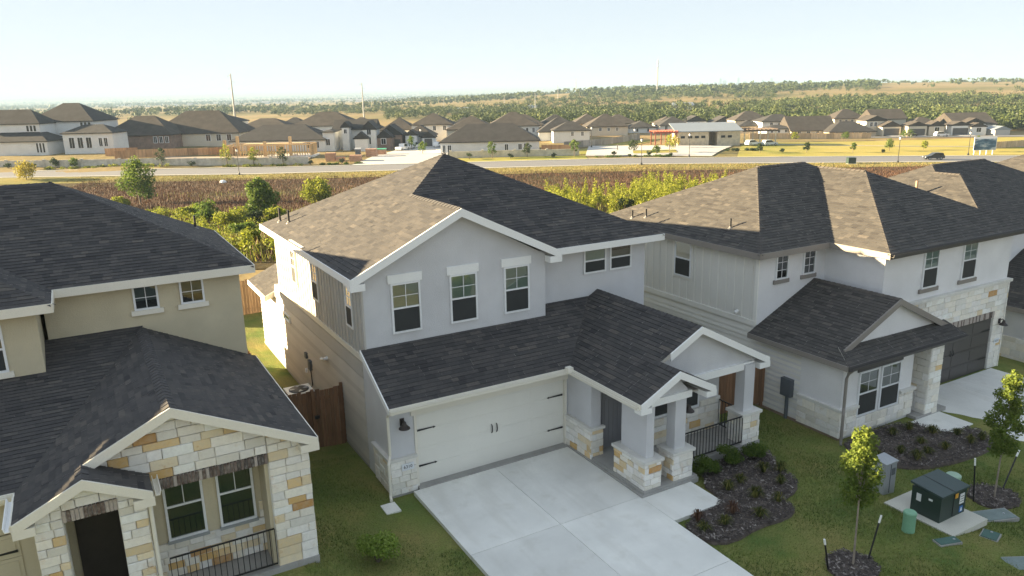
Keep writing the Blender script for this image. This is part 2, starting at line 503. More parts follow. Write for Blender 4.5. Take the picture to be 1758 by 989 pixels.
# ------------------------------------------------------------------ building kit
def shingles(mb, poly, seed, exp=.145, wr=(.15, .42)):
    q = random.Random(seed)
    P = [Vector(p) for p in poly]
    nrm = Vector((0,0,0))
    for i in range(1, len(P)-1): nrm += (P[i]-P[0]).cross(P[i+1]-P[0])
    nrm.normalize()
    if nrm.z < 0: nrm = -nrm
    h = Vector((0,0,1)).cross(nrm).normalized()
    s = nrm.cross(h)
    o = P[0]
    p2 = [((p-o).dot(h), (p-o).dot(s)) for p in P]
    b0 = min(p[1] for p in p2); bm = max(p[1] for p in p2)
    row = 0
    while b0 < bm-.01:
        st = clip(clip(p2, 0, -1, -b0), 0, 1, b0+exp)
        if area(st) > .002:
            a0 = min(p[0] for p in st); a1 = max(p[0] for p in st)
            a = a0-q.uniform(0, .3)
            while a < a1:
                w = q.uniform(*wr)
                pc = clip(clip(st, -1, 0, -a), 1, 0, a+w)
                a += w
                if area(pc) < .0008: continue
                ex = q.choice((0, .004, .007))
                f = lambda p: o+h*p[0]+s*p[1]+nrm*(.004+(.010+ex)*(1-(p[1]-b0)/exp))
                tone = min(1, max(0, q.gauss(.5, .2)))
                k = len(mb.v)
                vs = [f(p) for p in pc]
                mb.add(vs, [tuple(range(len(pc)))], tone)
                low = [p for p in pc if p[1] < b0+.003]
                if len(low) >= 2:
                    l0 = min(low); l1 = max(low)
                    mb.add([f(l0), f(l1), o+h*l1[0]+s*l1[1], o+h*l0[0]+s*l0[1]], [(0,1,2,3)], tone*.6)
        b0 += exp
        row += 1
def roof(parent, polys, mat, soff, th=.13, seed=1, name='roof', shing=True):
    mb = MB()
    for p in polys: mb.prism(p, (0, 0, -th))
    r = mb.build(name, soff, parent)
    sm = MB()
    if shing:
        for i, p in enumerate(polys): shingles(sm, p, seed*31+i)
        o = sm.build('shingles', mat, r)
        o['kind'] = 'stuff'
    return r
def ridge(parent, p0, p1, dl, dr, mat, wing=.14, step=.2):
    """overlapping cap shingles from p0 (low or front) to p1"""
    p0, p1 = Vector(p0), Vector(p1)
    d = (p1-p0); L = d.length; d.normalize()
    dl, dr = Vector(dl).normalized(), Vector(dr).normalized()
    up_ = -(dl+dr).normalized() if (dl+dr).length > .1 else Vector((0,0,1))
    n = max(1, int(L/step))
    mb = MB()
    def ring(t, lift): 
        c = d*t
        return [c+dl*wing+up_*(lift+.006), c+up_*(lift+.012), c+dr*wing+up_*(lift+.006)]
    a, b = ring(0, .028), ring(step*1.5, .008)
    a2 = [p-up_*.022 for p in a]
    mb.add(a+b+a2, [(0,1,4,3), (1,2,5,4), (0,6,7,1), (1,7,8,2)])
    me = mb.mesh('ridge_cap', mat)
    for i in range(n):
        link('ridge_cap', me, parent, p0+d*(i*L/n))
def slope(poly):
    """unit vector pointing down a roof plane"""
    P = [Vector(p) for p in poly]
    n = (P[1]-P[0]).cross(P[2]-P[0]).normalized()
    if n.z < 0: n = -n
    return Vector((n.x, n.y, -(n.x**2+n.y**2)/n.z)).normalized()
def fascia(parent, p0, p1, out, mat, h=.2, t=.035, name='fascia', rise=.012, ext=0):
    p0, p1, out = Vector(p0), Vector(p1), Vector(out)
    d = (p1-p0).normalized()
    p0 = p0-d*ext; p1 = p1+d*ext
    o0, o1 = out*.002, out*t
    z0, z1 = Vector((0,0,-h)), Vector((0,0,rise))
    mb = MB().hexa([p0+o0+z0, p1+o0+z0, p1+o1+z0, p0+o1+z0, p0+o0+z1, p1+o0+z1, p1+o1+z1, p0+o1+z1])
    return mb.build(name, mat, parent)
def gutter(parent, p0, p1, out, mat):
    p0, p1, out = Vector(p0), Vector(p1), Vector(out)
    a = [(.04,-.02), (.04,-.12), (.13,-.12), (.16,-.02), (.145,-.02), (.12,-.105), (.055,-.105), (.055,-.02)]
    mb = MB(); n = len(a)
    vs = [p+out*x+Vector((0,0,z)) for p in (p0, p1) for x, z in a]
    mb.add(vs, [(i, (i+1)%n, (i+1)%n+n, i+n) for i in range(n)] + [tuple(range(n-1,-1,-1)), tuple(range(n, 2*n))])
    return mb.build('gutter', mat, parent)
def window(parent, fr, a0, a1, b0, b1, grid=(2, 2), split=True, blind=None, head=None, sill=None, headmat=None, sillmat=None, screen=True, surround=None, lowgrid=False):
    fw_ = .055
    mb = MB()
    fr.box(mb, a0, a1, b1-fw_, b1, 0, .06); fr.box(mb, a0, a1, b0, b0+fw_, 0, .06)
    fr.box(mb, a0, a0+fw_, b0+fw_, b1-fw_, 0, .058); fr.box(mb, a1-fw_, a1, b0+fw_, b1-fw_, 0, .058)
    bm = (b0+b1)/2
    if split: fr.box(mb, a0+fw_, a1-fw_, bm-.025, bm+.025, 0, .05)
    w = mb.build('window', M_VIN, parent)
    i0, i1, j0, j1 = a0+fw_, a1-fw_, b0+fw_, b1-fw_
    fr.box(MB_ := MB(), i0, i1, j0, j1, -.002, .003); MB_.build('room_shade_panel', M_DRK, w)  # black sheet on the wall stands in for the unlit room
    parts = [(j0, bm-.025), (bm+.025, j1)] if split else [(j0, j1)]
    for k, (y0, y1) in enumerate(parts):
        m2 = MB(); m2.add([fr.p(i0,y0,.032), fr.p(i1,y0,.032), fr.p(i1,y1,.032), fr.p(i0,y1,.032)], [(0,1,2,3)])
        m2.build('pane', M_GLS, w)
        if (k == len(parts)-1 or lowgrid) and grid:
            g = MB()
            for i in range(1, grid[0]):
                c = i0+(i1-i0)*i/grid[0]; fr.box(g, c-.009, c+.009, y0, y1, .034, .042)
            for i in range(1, grid[1]):
                c = y0+(y1-y0)*i/grid[1]; fr.box(g, i0, i1, c-.009, c+.009, .035, .043)
            g.build('grille', M_VIN, w)
    if split and screen:
        m2 = MB(); fr.box(m2, i0+.01, i1-.01, j0+.01, bm-.03, .044, .048); m2.build('insect_screen', M_SCR, w)
    if blind:
        lo, hi, bmat = blind
        m2 = MB(); z = j0+(j1-j0)*lo
        top = j0+(j1-j0)*hi
        while z < top-.02:
            m2.add([fr.p(i0+.01,z,.020), fr.p(i1-.01,z,.020), fr.p(i1-.01,z+.044,.007), fr.p(i0+.01,z+.044,.007)], [(0,1,2,3)])
            z += .047
        m2.build('blind', bmat, w)
    if surround:
        e = surround; m2 = MB()
        fr.box(m2, a0-e, a0, b0-e, b1+e, 0, .03); fr.box(m2, a1, a1+e, b0-e, b1+e, 0, .03)
        fr.box(m2, a0, a1, b1, b1+e, 0, .03); fr.box(m2, a0, a1, b0-e, b0, 0, .03)
        m2.build('casing', headmat or M_TRW, w)
    if head:
        e, h, t = head; m2 = MB(); fr.box(m2, a0-e, a1+e, b1+.004, b1+h, 0, t); m2.build('lintel', headmat or M_TRW, w)
    if sill:
        e, h, t = sill; m2 = MB(); fr.box(m2, a0-e, a1+e, b0-h, b0-.004, 0, t); m2.build('sill', sillmat or headmat or M_TRW, w)
    return w
WHITES = [(.86,.83,.77), (.80,.77,.70), (.88,.85,.80), (.76,.72,.63), (.84,.79,.69), (.82,.80,.76)]
GOLD = [(.72,.52,.26), (.62,.40,.15), (.76,.60,.36), (.80,.68,.47), (.52,.29,.10), (.78,.64,.42)]
def stones(parent, fr, poly, n0, n1, seed, ch=(.15, .24), cw=(.26, .62), gold=.1, mort=True, joint=.010):
    q = random.Random(seed)
    if mort:
        mb = MB(); fr.poly(mb, poly, n0, n0+(n1-n0)*.55); parent = mb.build('stone_facing', M_MOR, parent)
    b = min(p[1] for p in poly); bt = max(p[1] for p in poly)
    while b < bt-.02:
        h = q.uniform(*ch)
        if bt-b-h < ch[0]*.6: h = bt-b
        st = clip(clip(poly, 0, -1, -b-joint/2), 0, 1, b+h-joint/2)
        if area(st) > .003:
            a0 = min(p[0] for p in st); a1 = max(p[0] for p in st)
            a = a0-q.uniform(0, .2)
            while a < a1:
                w = q.uniform(*cw)
                if a1-a-w < cw[0]*.5: w = a1-a+.05
                pc = clip(clip(st, -1, 0, -a-joint/2), 1, 0, a+w-joint/2)
                a += w
                if area(pc) < .003: continue
                cx = sum(p[0] for p in pc)/len(pc); cy = sum(p[1] for p in pc)/len(pc)
                t = n1+q.uniform(-.010, .014)
                ins = .014
                mid = []; top = []
                for p in pc:
                    dx, dy = cx-p[0], cy-p[1]; l = math.hypot(dx, dy) or 1
                    jx, jy = q.uniform(-.006, .006), q.uniform(-.006, .006)
                    mid.append((p[0]+jx, p[1]+jy)); top.append((p[0]+dx/l*ins*1.4+jx, p[1]+dy/l*ins*1.4+jy))
                k = len(pc); c0 = fr.p(cx, cy, n0)
                vs = [fr.p(*p, n0+.002)-c0 for p in pc]+[fr.p(*p, t-.014)-c0 for p in mid]+[fr.p(*p, t)-c0 for p in top]
                fs = [(i, (i+1)%k, (i+1)%k+k, i+k) for i in range(k)]+[(i+k, (i+1)%k+k, (i+1)%k+2*k, i+2*k) for i in range(k)]+[tuple(range(2*k, 3*k))]
                g = q.random() < gold
                mb = MB(); mb.add(vs, fs)
                o = link('stone', mb.mesh('stone', M_STO if g else M_STN), parent, c0)
                c = q.choice(GOLD if g else WHITES)
                f_ = q.uniform(.9, 1.08); o.color = (*[min(.9, x*f_) for x in c], 1)
        b += h
    return parent
def bricks(parent, fr, a0, a1, b0, b1, n0, n1, w=.075, seed=3, pale=.15):
    q = random.Random(seed)
    mb = MB(); fr.box(mb, a0, a1, b0, b1, n0, n0+(n1-n0)*.5); pp = mb.build('brick_lintel', M_MOR, parent)
    n = max(1, round((a1-a0)/w)); w = (a1-a0)/n
    mb = MB(); fr2 = Fr((0,0,0), fr.u, fr.n); fr2.box(mb, .006, w-.006, b0, b1, n0, n1); me = mb.mesh('brick', M_BRK)
    for i in range(n):
        o = link('brick', me, pp, fr.o+fr.u*(a0+i*w))
        c = (.42,.36,.32) if q.random() < pale else q.choice([(.085,.055,.045), (.11,.07,.055), (.06,.045,.042), (.13,.085,.07)])
        o.color = (*c, 1)
def battens(parent, fr, a0, a1, b0, b1, step, mat, skip=()):
    mb = MB(); f2 = Fr((0,0,0), fr.u, fr.n); f2.box(mb, -.022, .022, 0, b1-b0, 0, .022); me = mb.mesh('batten', mat)
    a = a0
    while a <= a1+.001:
        hit = [s for s in skip if s[0] < a < s[1]]
        if not hit: link('batten', me, parent, fr.p(a, b0, 0))
        else:
            for lo, hi in ((b0, hit[0][2]), (hit[0][3], b1)):
                if hi-lo > .15:
                    m2 = MB(); f2.box(m2, -.022, .022, 0, hi-lo, 0, .022); link('batten', m2.mesh('batten', mat), parent, fr.p(a, lo, 0))
        a += step
def laps(parent, fr, a0, a1, b0, b1, mat, step=.178):
    f2 = Fr((0,0,0), fr.u, fr.n); mb = MB(); L = a1-a0
    mb.hexa([f2.p(0,0,.001), f2.p(L,0,.001), f2.p(L,0,.034), f2.p(0,0,.034), f2.p(0,step+.02,.001), f2.p(L,step+.02,.001), f2.p(L,step+.02,.007), f2.p(0,step+.02,.007)])
    me = mb.mesh('lap_board', mat)
    b = b0
    while b < b1-.05:
        if b+step+.02 <= b1: link('lap_board', me, parent, fr.p(a0, b, 0))
        b += step
def railing(parent, p0, p1, h=.92, step=.115, bot=.09, name='railing'):
    p0, p1 = Vector(p0), Vector(p1); d = p1-p0; L = d.length; d.normalize(); s = d.cross(Vector((0,0,1)))*.018
    mb = MB()
    for z in (bot, h):
        a, b = p0+Vector((0,0,z)), p1+Vector((0,0,z)); k = Vector((0,0,.028))
        mb.hexa([a-s, b-s, b+s, a+s, a-s+k, b-s+k, b+s+k, a+s+k])
    r = mb.build(name, M_BLK, parent)
    m2 = MB().box(-.008, .008, -.008, .008, bot+.028, h); me = m2.mesh('baluster', M_BLK)
    n = int(L/step)
    for i in range(n+1): link('baluster', me, r, p0+d*(L*i/n))
    return r
def wall_light(parent, fr, a, b):
    mb = MB(); fr.box(mb, a-.06, a+.06, b-.1, b+.1, 0, .03)
    mb.tube([fr.p(a, b+.04, .03), fr.p(a, b+.1, .12), fr.p(a, b+.06, .18)], .018, 6)
    c = fr.p(a, b, .18)
    mb.lathe((c.x, c.y, c.z), [(.16, -.13), (.15, -.11), (.07, -.03), (.045, .06), (.02, .07)], 12)
    return mb.build('wall_light', M_BRZ, parent)
def vent_pipe(parent, p, h, mat=M_PVC, r=.04):
    mb = MB().tube([Vector(p)-Vector((0,0,.1)), Vector(p)+Vector((0,0,h))], r, 10)
    o = mb.build('vent_pipe', mat, parent)
    m2 = MB().lathe((p[0], p[1], p[2]-.06), [(.11, 0), (.10, .05), (.05, .09), (.045, .12)], 10); m2.build('pipe_flashing', M_FLASH, o)
def text(parent, body, loc, rot, size, mat, name='house_number'):
    c = bpy.data.curves.new('txt', 'FONT'); c.body = body; c.size = size; c.align_x = 'CENTER'; c.align_y = 'CENTER'; c.extrude = .002
    t = bpy.data.objects.new('txt', c); COL.objects.link(t)
    dg = bpy.context.evaluated_depsgraph_get(); dg.update()
    me = bpy.data.meshes.new_from_object(t.evaluated_get(dg)); bpy.data.objects.remove(t)
    me.materials.clear(); me.materials.append(mat)
    return link(name, me, parent, loc, rot)
def pickets(parent, p0, p1, h, mat, w=.14, seed=5, zf=None):
    """board fence: each picket its own piece, two rails behind"""
    q = random.Random(seed)
    p0, p1 = Vector(p0), Vector(p1); d = p1-p0; L = d.length; d.normalize(); s = d.cross(Vector((0,0,1)))
    n = max(1, int(L/w)); ms = []
    for k in range(3):
        mb = MB(); hh = h+(-.03, 0, .025)[k]
        a, b = d*.004, d*(w-.004)
        mb.hexa([a, b, b+s*.018, a+s*.018, a+Vector((0,0,hh)), b+Vector((0,0,hh)), b+s*.018+Vector((0,0,hh)), a+s*.018+Vector((0,0,hh))]); ms.append(mb.mesh('picket', mat))
    for i in range(n):
        p = p0+d*(i*L/n)
        link('picket', q.choice(ms), parent, p)
    for z in (.35, h-.35):
        mb = MB(); a, b = p0+Vector((0,0,z)), p1+Vector((0,0,z)); k = Vector((0,0,.09))
        mb.hexa([a-s*.045, b-s*.045, b-s*.004, a-s*.004, a-s*.045+k, b-s*.045+k, b-s*.004+k, a-s*.004+k]); mb.build('rail', mat, parent)
def slab(parent, poly, z0, z1, mat, name='slab'):
    return MB().prism([(x, y, z0) for x, y in poly], (0, 0, z1-z0)).build(name, mat, parent)
def box(parent, name, mat, *a):
    return MB().box(*a).build(name, mat, parent)
FX = (1,0,0); FY = (0,1,0)

# ================================================================== house B (middle)
B = thing('house', 'two-storey grey stucco house with white garage door, in the middle', 'house', (5, 6, -.13), 'near row of houses')
k = .485; ZU = 5.80; ZL = 2.67
xl, xr, yf, yb = -.38, 10.64, 1.5, 12.1
ap = (5.13, 6.95, ZU+k*5.51)
gx_, gy = 2.96, 1.22
gz = ZU+k*(gx_-xl)
Vp = (gx_, yf+(ap[1]-yf)*(gx_-xl)/(ap[0]-xl), gz)
gr = 6.30
up_polys = [
    [(xl,gy,ZU), (xl,Vp[1],ZU), Vp, (gx_,gy,gz)],
    [(xl,Vp[1],ZU), (xl,yb,ZU), ap, Vp],
    [(gx_,gy,gz), Vp, (gr,yf,ZU), (gr,gy,ZU)],
    [Vp, ap, (xr,yf,ZU), (gr,yf,ZU)],
    [(xr,yf,ZU), ap, (xr,yb,ZU)],
    [(xr,yb,ZU), ap, (xl,yb,ZU)],
]
rf = roof(B, up_polys, M_SHG, M_SOF, seed=1)
sL, sF, sR = slope(up_polys[0]), slope(up_polys[3]), slope(up_polys[2])
ridge(rf, (gx_,gy,gz), Vp, sL, sR, M_CAP)
ridge(rf, Vp, ap, sL, sF, M_CAP)
ridge(rf, (xr,yf,ZU), ap, sF, slope(up_polys[4]), M_CAP)
ridge(rf, (xl,yb,ZU), ap, sL, slope(up_polys[5]), M_CAP)
fascia(B, (xl,gy,ZU), (xl,yb,ZU), (-1,0,0), M_TRW, ext=.03)
fascia(B, (gr,yf,ZU), (xr,yf,ZU), (0,-1,0), M_TRW, ext=.03)
fascia(B, (xr,yf,ZU), (xr,yb,ZU), (1,0,0), M_TRW)
for a, b in (((xl,gy,ZU), (gx_,gy,gz)), ((gx_,gy,gz), (gr,gy,ZU))): fascia(B, a, b, (0,-1,0), M_TRW, h=.23, t=.05, name='rake_board')
for x0, x1 in ((xl-.03, xl+.38), (gr-.4, gr+.03)):
    box(B, 'eave_return', M_TRW, x0, x1, gy-.045, gy+.28, ZU-.33, ZU-.135)
# lower roofs
ks = .51; kp = .52; xe = 5.48; xrg = 8.25; zr_ = ZL+kp*(xrg-xe); xer = 11.02
zs = lambda y: ZL+ks*(y+.5)
zp = lambda x: ZL+kp*(x-xe)
xv = lambda y: xe+ks*(y+.5)/kp
xs_ = 6.77; xsr = 8.06; yb1 = -2.98; yb2 = -3.78
low_polys = [
    [(-.15,-.5,ZL), (xe,-.5,ZL), (xv(1.52),1.52,zs(1.52)), (-.15,1.52,zs(1.52))],
    [(5.92,1.52,zs(1.52)), (xv(1.52),1.52,zs(1.52)), (xv(1.98),1.98,zs(1.98)), (5.92,1.98,zs(1.98))],
    [(xe,yb2,ZL), (xs_,yb2,zp(xs_)), (xs_,yb1,zp(xs_)), (xe,yb1,ZL)],
    [(xe,yb1,ZL), (xrg,yb1,zr_), (xrg,1.98,zr_), (xv(1.98),1.98,zs(1.98)), (xe,-.5,ZL)],
    [(xs_,yb2,zp(xs_)), (xsr,yb2,ZL), (xsr,yb1+.2,ZL), (xs_,yb1+.2,zp(xs_))],
    [(xrg,yb1,zr_), (xer,yb1,ZL), (xer,1.98,ZL), (xrg,1.98,zr_)],
]
r2_ = roof(B, low_polys, M_SHG, M_SOF, seed=2, name='porch_roof', th=.11)
ridge(r2_, (xrg,yb1,zr_), (xrg,1.95,zr_), slope(low_polys[3]), slope(low_polys[5]), M_CAP)
ridge(r2_, (xs_,yb2,zp(xs_)), (xs_,yb1+.1,zp(xs_)), slope(low_polys[2]), slope(low_polys[4]), M_CAP)
fascia(B, (-.15,-.5,ZL), (-.15,1.52,zs(1.52)), (-1,0,0), M_TRW, h=.16, name='rake_board')
fascia(B, (-.15,-.5,ZL), (xe,-.5,ZL), (0,-1,0), M_TRC, h=.17)
gutter(B, (-.17,-.5,ZL), (xe-.02,-.5,ZL), (0,-1,0), M_TRC)
fascia(B, (xe,yb2,ZL), (xe,-.5,ZL), (-1,0,0), M_TRC, h=.14)
gutter(B, (xe,yb2,ZL), (xe,-.52,ZL), (-1,0,0), M_TRC)
box(B, 'gutter_diverter', M_TRC, xe-.2, xe-.02, -.72, -.54, ZL-.06, ZL+.09)
fascia(B, (xer,yb1,ZL), (xer,1.98,ZL), (1,0,0), M_TRW)
for a, b in (((xe,yb2,ZL), (xs_,yb2,zp(xs_))), ((xs_,yb2,zp(xs_)), (xsr,yb2,ZL))): fascia(B, a, b, (0,-1,0), M_TRW, h=.2, t=.05, name='rake_board')
for a, b in (((xs_+.35,yb1,zp(xs_+.35)), (xrg,yb1,zr_)), ((xrg,yb1,zr_), (xer,yb1,ZL))): fascia(B, a, b, (0,-1,0), M_TRW, h=.2, t=.05, name='rake_board')
box(B, 'eave_return', M_TRW, xe-.02, xe+.34, yb2-.045, yb2+.24, ZL-.27, ZL-.115)
box(B, 'eave_return', M_TRW, xsr-.34, xsr+.03, yb2-.045, yb2+.75, ZL-.27, ZL-.115)
box(B, 'eave_return', M_TRW, xer-.4, xer+.03, yb1-.045, yb1+.3, ZL-.29, ZL-.115)
# walls
ZG = -.13
FG = Fr((0,0,0), FX, (0,-1,0)); FGB = Fr((0,1.52,0), FX, (0,-1,0)); FRB = Fr((0,1.98,0), FX, (0,-1,0)); FLB = Fr((0,0,0), FY, (-1,0,0))
mb = MB()                                                    # garage front in three pieces round the door
mb.box(0, .72, 0, .3, ZG-.2, ZL-.05); mb.box(5.66, 5.92, 0, .3, ZG-.2, ZL-.05); mb.box(.72, 5.66, 0, .3, 2.13, ZL-.05)
mb.build('garage_wall', M_STG, B)
mb = MB(); mb.prism([(0,.3,ZG-.2), (0,1.9,ZG-.2), (0,1.9,zs(1.5)-.14), (0,1.5,zs(1.5)-.14), (0,.3,zs(.3)-.16)], (.25, 0, 0)); mb.prism([(0,0,ZL-.05), (0,.3,ZL-.05), (0,.3,zs(.3)-.16), (0,0,zs(0)-.16)], (5.9,0,0))
mb.build('side_wall', M_STG, B)
mb = MB().box(.02, 10.2, 1.9, 12.6, ZG-.2, 3.25); mb.box(.02, 7.6, 12.6, 15.6, ZG-.2, 2.78); bw = mb.build('lower_wall', M_SID, B)
laps(bw, Fr((.02,0,0), FY, (-1,0,0)), 1.92, 12.6, 2.75, 3.26, M_SID); laps(bw, Fr((.02,0,0), FY, (-1,0,0)), 1.92, 15.58, ZG+.1, 2.80, M_SID)
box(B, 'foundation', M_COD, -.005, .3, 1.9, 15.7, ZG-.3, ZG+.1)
mb = MB(); mb.prism([(.0,1.52,3.3), (5.92,1.52,3.3), (5.92,1.52,ZU-.1), (gx_,1.52,gz-.16), (0,1.52,ZU-.1)], (0,.3,0)); mb.build('gable_wall', M_STG, B)
box(B, 'setback_wall', M_STG, 5.62, 10.25, 1.98, 2.3, 3.2, ZU-.1)
box(B, 'gable_side_wall', M_STG, 5.6, 5.92, 1.82, 2.0, 3.3, ZU-.1)
bu = MB().box(.0, 5.6, 1.83, 11.7, 3.25, ZU-.1).box(5.6, 10.25, 2.31, 11.7, 3.25, ZU-.1).build('upper_wall', M_SID, B)
WB = [(2.38, 2.98, 4.06, 5.30), (5.84, 6.52, 4.06, 5.30), (8.55, 9.20, 4.06, 5.30)]
battens(bu, FLB, 1.75, 11.65, 3.42, ZU-.12, .31, M_SID, skip=[(a-.05,b+.05,c-.06,d+.06) for a,b,c,d in WB])
for a, b, c, d in WB: window(B, FLB, a, b, c, d, grid=(2, 2), blind=(.5, 1, M_BLI), surround=.06, headmat=M_SID)
box(B, 'belt_trim', M_TRC, -.04, .03, 1.56, 11.75, 3.25, 3.42)
box(B, 'corner_trim', M_SID, -.03, .02, 1.50, 1.62, 3.42, ZU-.13)
box(B, 'corner_trim', M_STG, -.012, .0, 0, .12, ZG, ZL-.1)
for i, (a0, a1) in enumerate(((.82,1.71), (2.63,3.52), (4.435,5.325))):
    window(B, FGB, a0, a1, 4.01, 5.47, grid=(2, 2), blind=(.5, 1, M_BLI), head=(.07, .25, .05))
for a0, a1 in ((7.68,8.58), (8.735,9.635)):
    window(B, FRB, a0, a1, 4.71, 5.56, grid=None, blind=(.5, 1, M_BLI) if a0 < 8 else (.5, .8, M_BLG))
# rear single-storey wing roof
wp = [[(-.35,12.75,2.75), (-.35,16.1,2.75), (3.0,16.1,4.3), (3.0,12.75,4.3)], [(3.0,12.75,4.3), (3.0,16.1,4.3), (8,16.1,2.75), (8,12.75,2.75)]]
roof(B, wp, M_SHB, M_SOF, seed=3, name='wing_roof')
fascia(B, (-.35,12.75,2.75), (-.35,16.1,2.75), (-1,0,0), M_TRC)
fascia(B, (-.35,12.75,2.75), (3.0,12.75,4.3), (0,-1,0), M_TRC, name='rake_board')
window(B, Fr((.0,0,0), FY, (-1,0,0)), 10.25, 11.2, 2.2, 2.48, grid=None, split=False, headmat=M_TRW)
# garage door
gd = box(B, 'garage_door', M_GDW, .72, 5.66, .10, .16, 0, 2.13)
for r_ in range(4):
    z0 = .01+r_*.53
    mb = MB().box(.76, 5.62, .075, .10, z0, z0+.527)
    for c in range(4):
        x0 = .86+c*1.2; mb.box(x0, x0+1.06, .0715, .0752, z0+.07, z0+.45)
    mb.build('panel', M_GDW, gd)
mb = MB(); FG.box(mb, .70, .77, 0, 2.17, -.06, .035); FG.box(mb, 5.61, 5.68, 0, 2.17, -.06, .035); mb.build('door_jamb', M_TRC, gd)
mb = MB(); FG.box(mb, .62, 5.76, 2.13, 2.38, -.06, .04); FG.box(mb, .58, 5.80, 2.38, 2.46, -.06, .06); mb.build('door_head_trim', M_TRC, gd)
for x, sgn in ((.80, 1), (5.58, -1)):
    for z in (.55, 1.62):
        mb = MB(); mb.prism([(x,.06,z-.028), (x+sgn*.5,.06,z-.012), (x+sgn*.5,.06,z+.012), (x,.06,z+.028)], (0,-.012,0)); mb.prism([(x+sgn*.49,.059,z-.032), (x+sgn*.56,.059,z), (x+sgn*.49,.059,z+.032)], (0,-.016,0)); mb.build('strap_hinge', M_BLK, gd)
for x in (3.12, 3.28):
    MB().tube([(x,.062,.98), (x,.02,1.02), (x,.01,1.1), (x,.02,1.2), (x,.062,1.24)], .017, 6).build('handle', M_BLK, gd)
wall_light(B, FG, .36, 2.02)
# stone wainscots
FS = Fr((0,0,0), FX, (0,-1,0))
stones(B, FS, [(-.07,ZG+.06), (.69,ZG+.06), (.69,.93), (-.07,.93)], 0, .075, 21, gold=.12, cw=(.22,.5))
stones(B, Fr((0,0,0), FY, (-1,0,0)), [(-.07,ZG+.06), (1.25,ZG+.06), (1.25,.93), (-.07,.93)], .013, .075, 22, gold=.05, cw=(.2,.45))
MB().prism([(-.12,-.12,.93), (.72,-.12,.93), (.72,0,.93), (0,0,.93), (0,1.3,.93), (-.12,1.3,.93)], (0,0,.085)).build('stone_cap', M_MOR, B)
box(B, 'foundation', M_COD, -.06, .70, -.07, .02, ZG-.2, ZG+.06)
pq = box(B, 'number_plaque', plain('plaque', (.75,.77,.80), .4, .02), .24, .60, -.112, -.098, .62, .82)
text(pq, '6310', (.42, -.1135, .72), (R(90), 0, 0), .13, M_BLK)
ds = MB().tube([(-.1,-.62,ZL-.1), (-.1,-.3,ZL-.22), (-.05,-.05,ZL-.4), (-.05,-.05,1.15), (-.15,-.17,.95), (-.15,-.17,.05), (-.2,-.35,-.02)], .042, 8); ds.build('downspout', M_TRC, B)
# wing wall between garage and entry, entry recess, porch
FW = Fr((5.72,0,0), FY, (-1,0,0))
box(B, 'wing_wall', M_STG, 5.72, 6.05, -1.25, .0, ZG-.1, ZL-.1)
stones(B, FW, [(-1.32,ZG+.1), (-.002,ZG+.1), (-.002,.93), (-1.32,.93)], 0, .07, 23, gold=.22, cw=(.25,.55))
stones(B, Fr((0,-1.25,0), FX, (0,-1,0)), [(5.66,ZG+.1), (6.12,ZG+.1), (6.12,.93), (5.66,.93)], 0, .07, 24, gold=.3, cw=(.2,.5))
MB().prism([(5.62,-1.37,.93), (6.15,-1.37,.93), (6.15,-1.25,.93), (5.72,-1.25,.93), (5.72,0,.93), (5.62,0,.93)], (0,0,.08)).build('stone_cap', M_MOR, B)
box(B, 'entry_wall', M_STG, 6.05, 7.35, -.95, -.7, ZG, ZL+.1)
dr = box(B, 'front_door', M_DOOR, 6.3, 7.24, -1.0, -.955, .06, 2.15)
for i in range(5): box(dr, 'door_panel', M_DOOR, 6.37+i*.165, 6.37+i*.165+.15, -1.012, -.999, .12, 1.65)
box(dr, 'door_light', M_GLF, 6.42, 7.12, -1.014, -.9985, 1.78, 2.02)
MB().prism([(7.2,-1.65,ZG), (10.36,-1.65,ZG), (10.36,-1.65,ZL+.15), (xrg,-1.65,zr_-.2), (7.2,-1.65,zp(7.2)-.2)], (0,.3,0)).build('porch_wall', M_STG, B)
box(B, 'porch_wall', M_STG, 7.2, 7.45, -1.35, -.7, ZG, ZL+.2)
box(B, 'porch_side_wall', M_STG, 10.1, 10.36, -1.35, 1.98, ZG, ZL)
FP = Fr((0,-1.65,0), FX, (0,-1,0))
window(B, FP, 7.68, 8.56, .98, 2.2, grid=(2, 2), blind=(.5, 1, M_BLG)); window(B, FP, 8.62, 9.5, .98, 2.2, grid=(2, 2), blind=(.5, 1, M_BLG))
for pl, sd_ in (([(7.25,.1), (10.40,.1), (10.40,.92), (7.25,.92)], 25), ([(9.56,.93), (10.40,.93), (10.40,1.12), (9.56,1.12)], 26)): stones(B, FP, pl, 0, .07, sd_, gold=.1)
# porch floor
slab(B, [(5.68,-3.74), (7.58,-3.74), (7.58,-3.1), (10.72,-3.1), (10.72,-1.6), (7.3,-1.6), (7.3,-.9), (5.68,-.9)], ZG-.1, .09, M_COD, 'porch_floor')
def pier(x0, x1, y0, y1, zt, cx0, cx1, cy0, cy1, seed, gold=.15):
    p = box(B, 'column', M_STG, cx0, cx1, cy0, cy1, zt, ZL-.1)
    box(p, 'pier_core', M_MOR, x0, x1, y0, y1, .05, zt-.085)
    for fr, pl in ((Fr((0,y0,0), FX, (0,-1,0)), [(x0-.03,.06), (x1+.03,.06), (x1+.03,zt-.09), (x0-.03,zt-.09)]),
                   (Fr((x0,0,0), FY, (-1,0,0)), [(y0-.03,.06), (y1,.06), (y1,zt-.09), (y0-.03,zt-.09)]),
                   (Fr((x1,0,0), FY, (1,0,0)), [(y0-.03,.06), (y1,.06), (y1,zt-.09), (y0-.03,zt-.09)])):
        seed += 1; stones(p, fr, pl, 0, .05, seed, gold=gold, mort=False, cw=(.2,.42), ch=(.14,.2))
    box(p, 'stone_cap', M_MOR, x0-.09, x1+.09, y0-.09, y1+.05, zt-.085, zt)
    return p
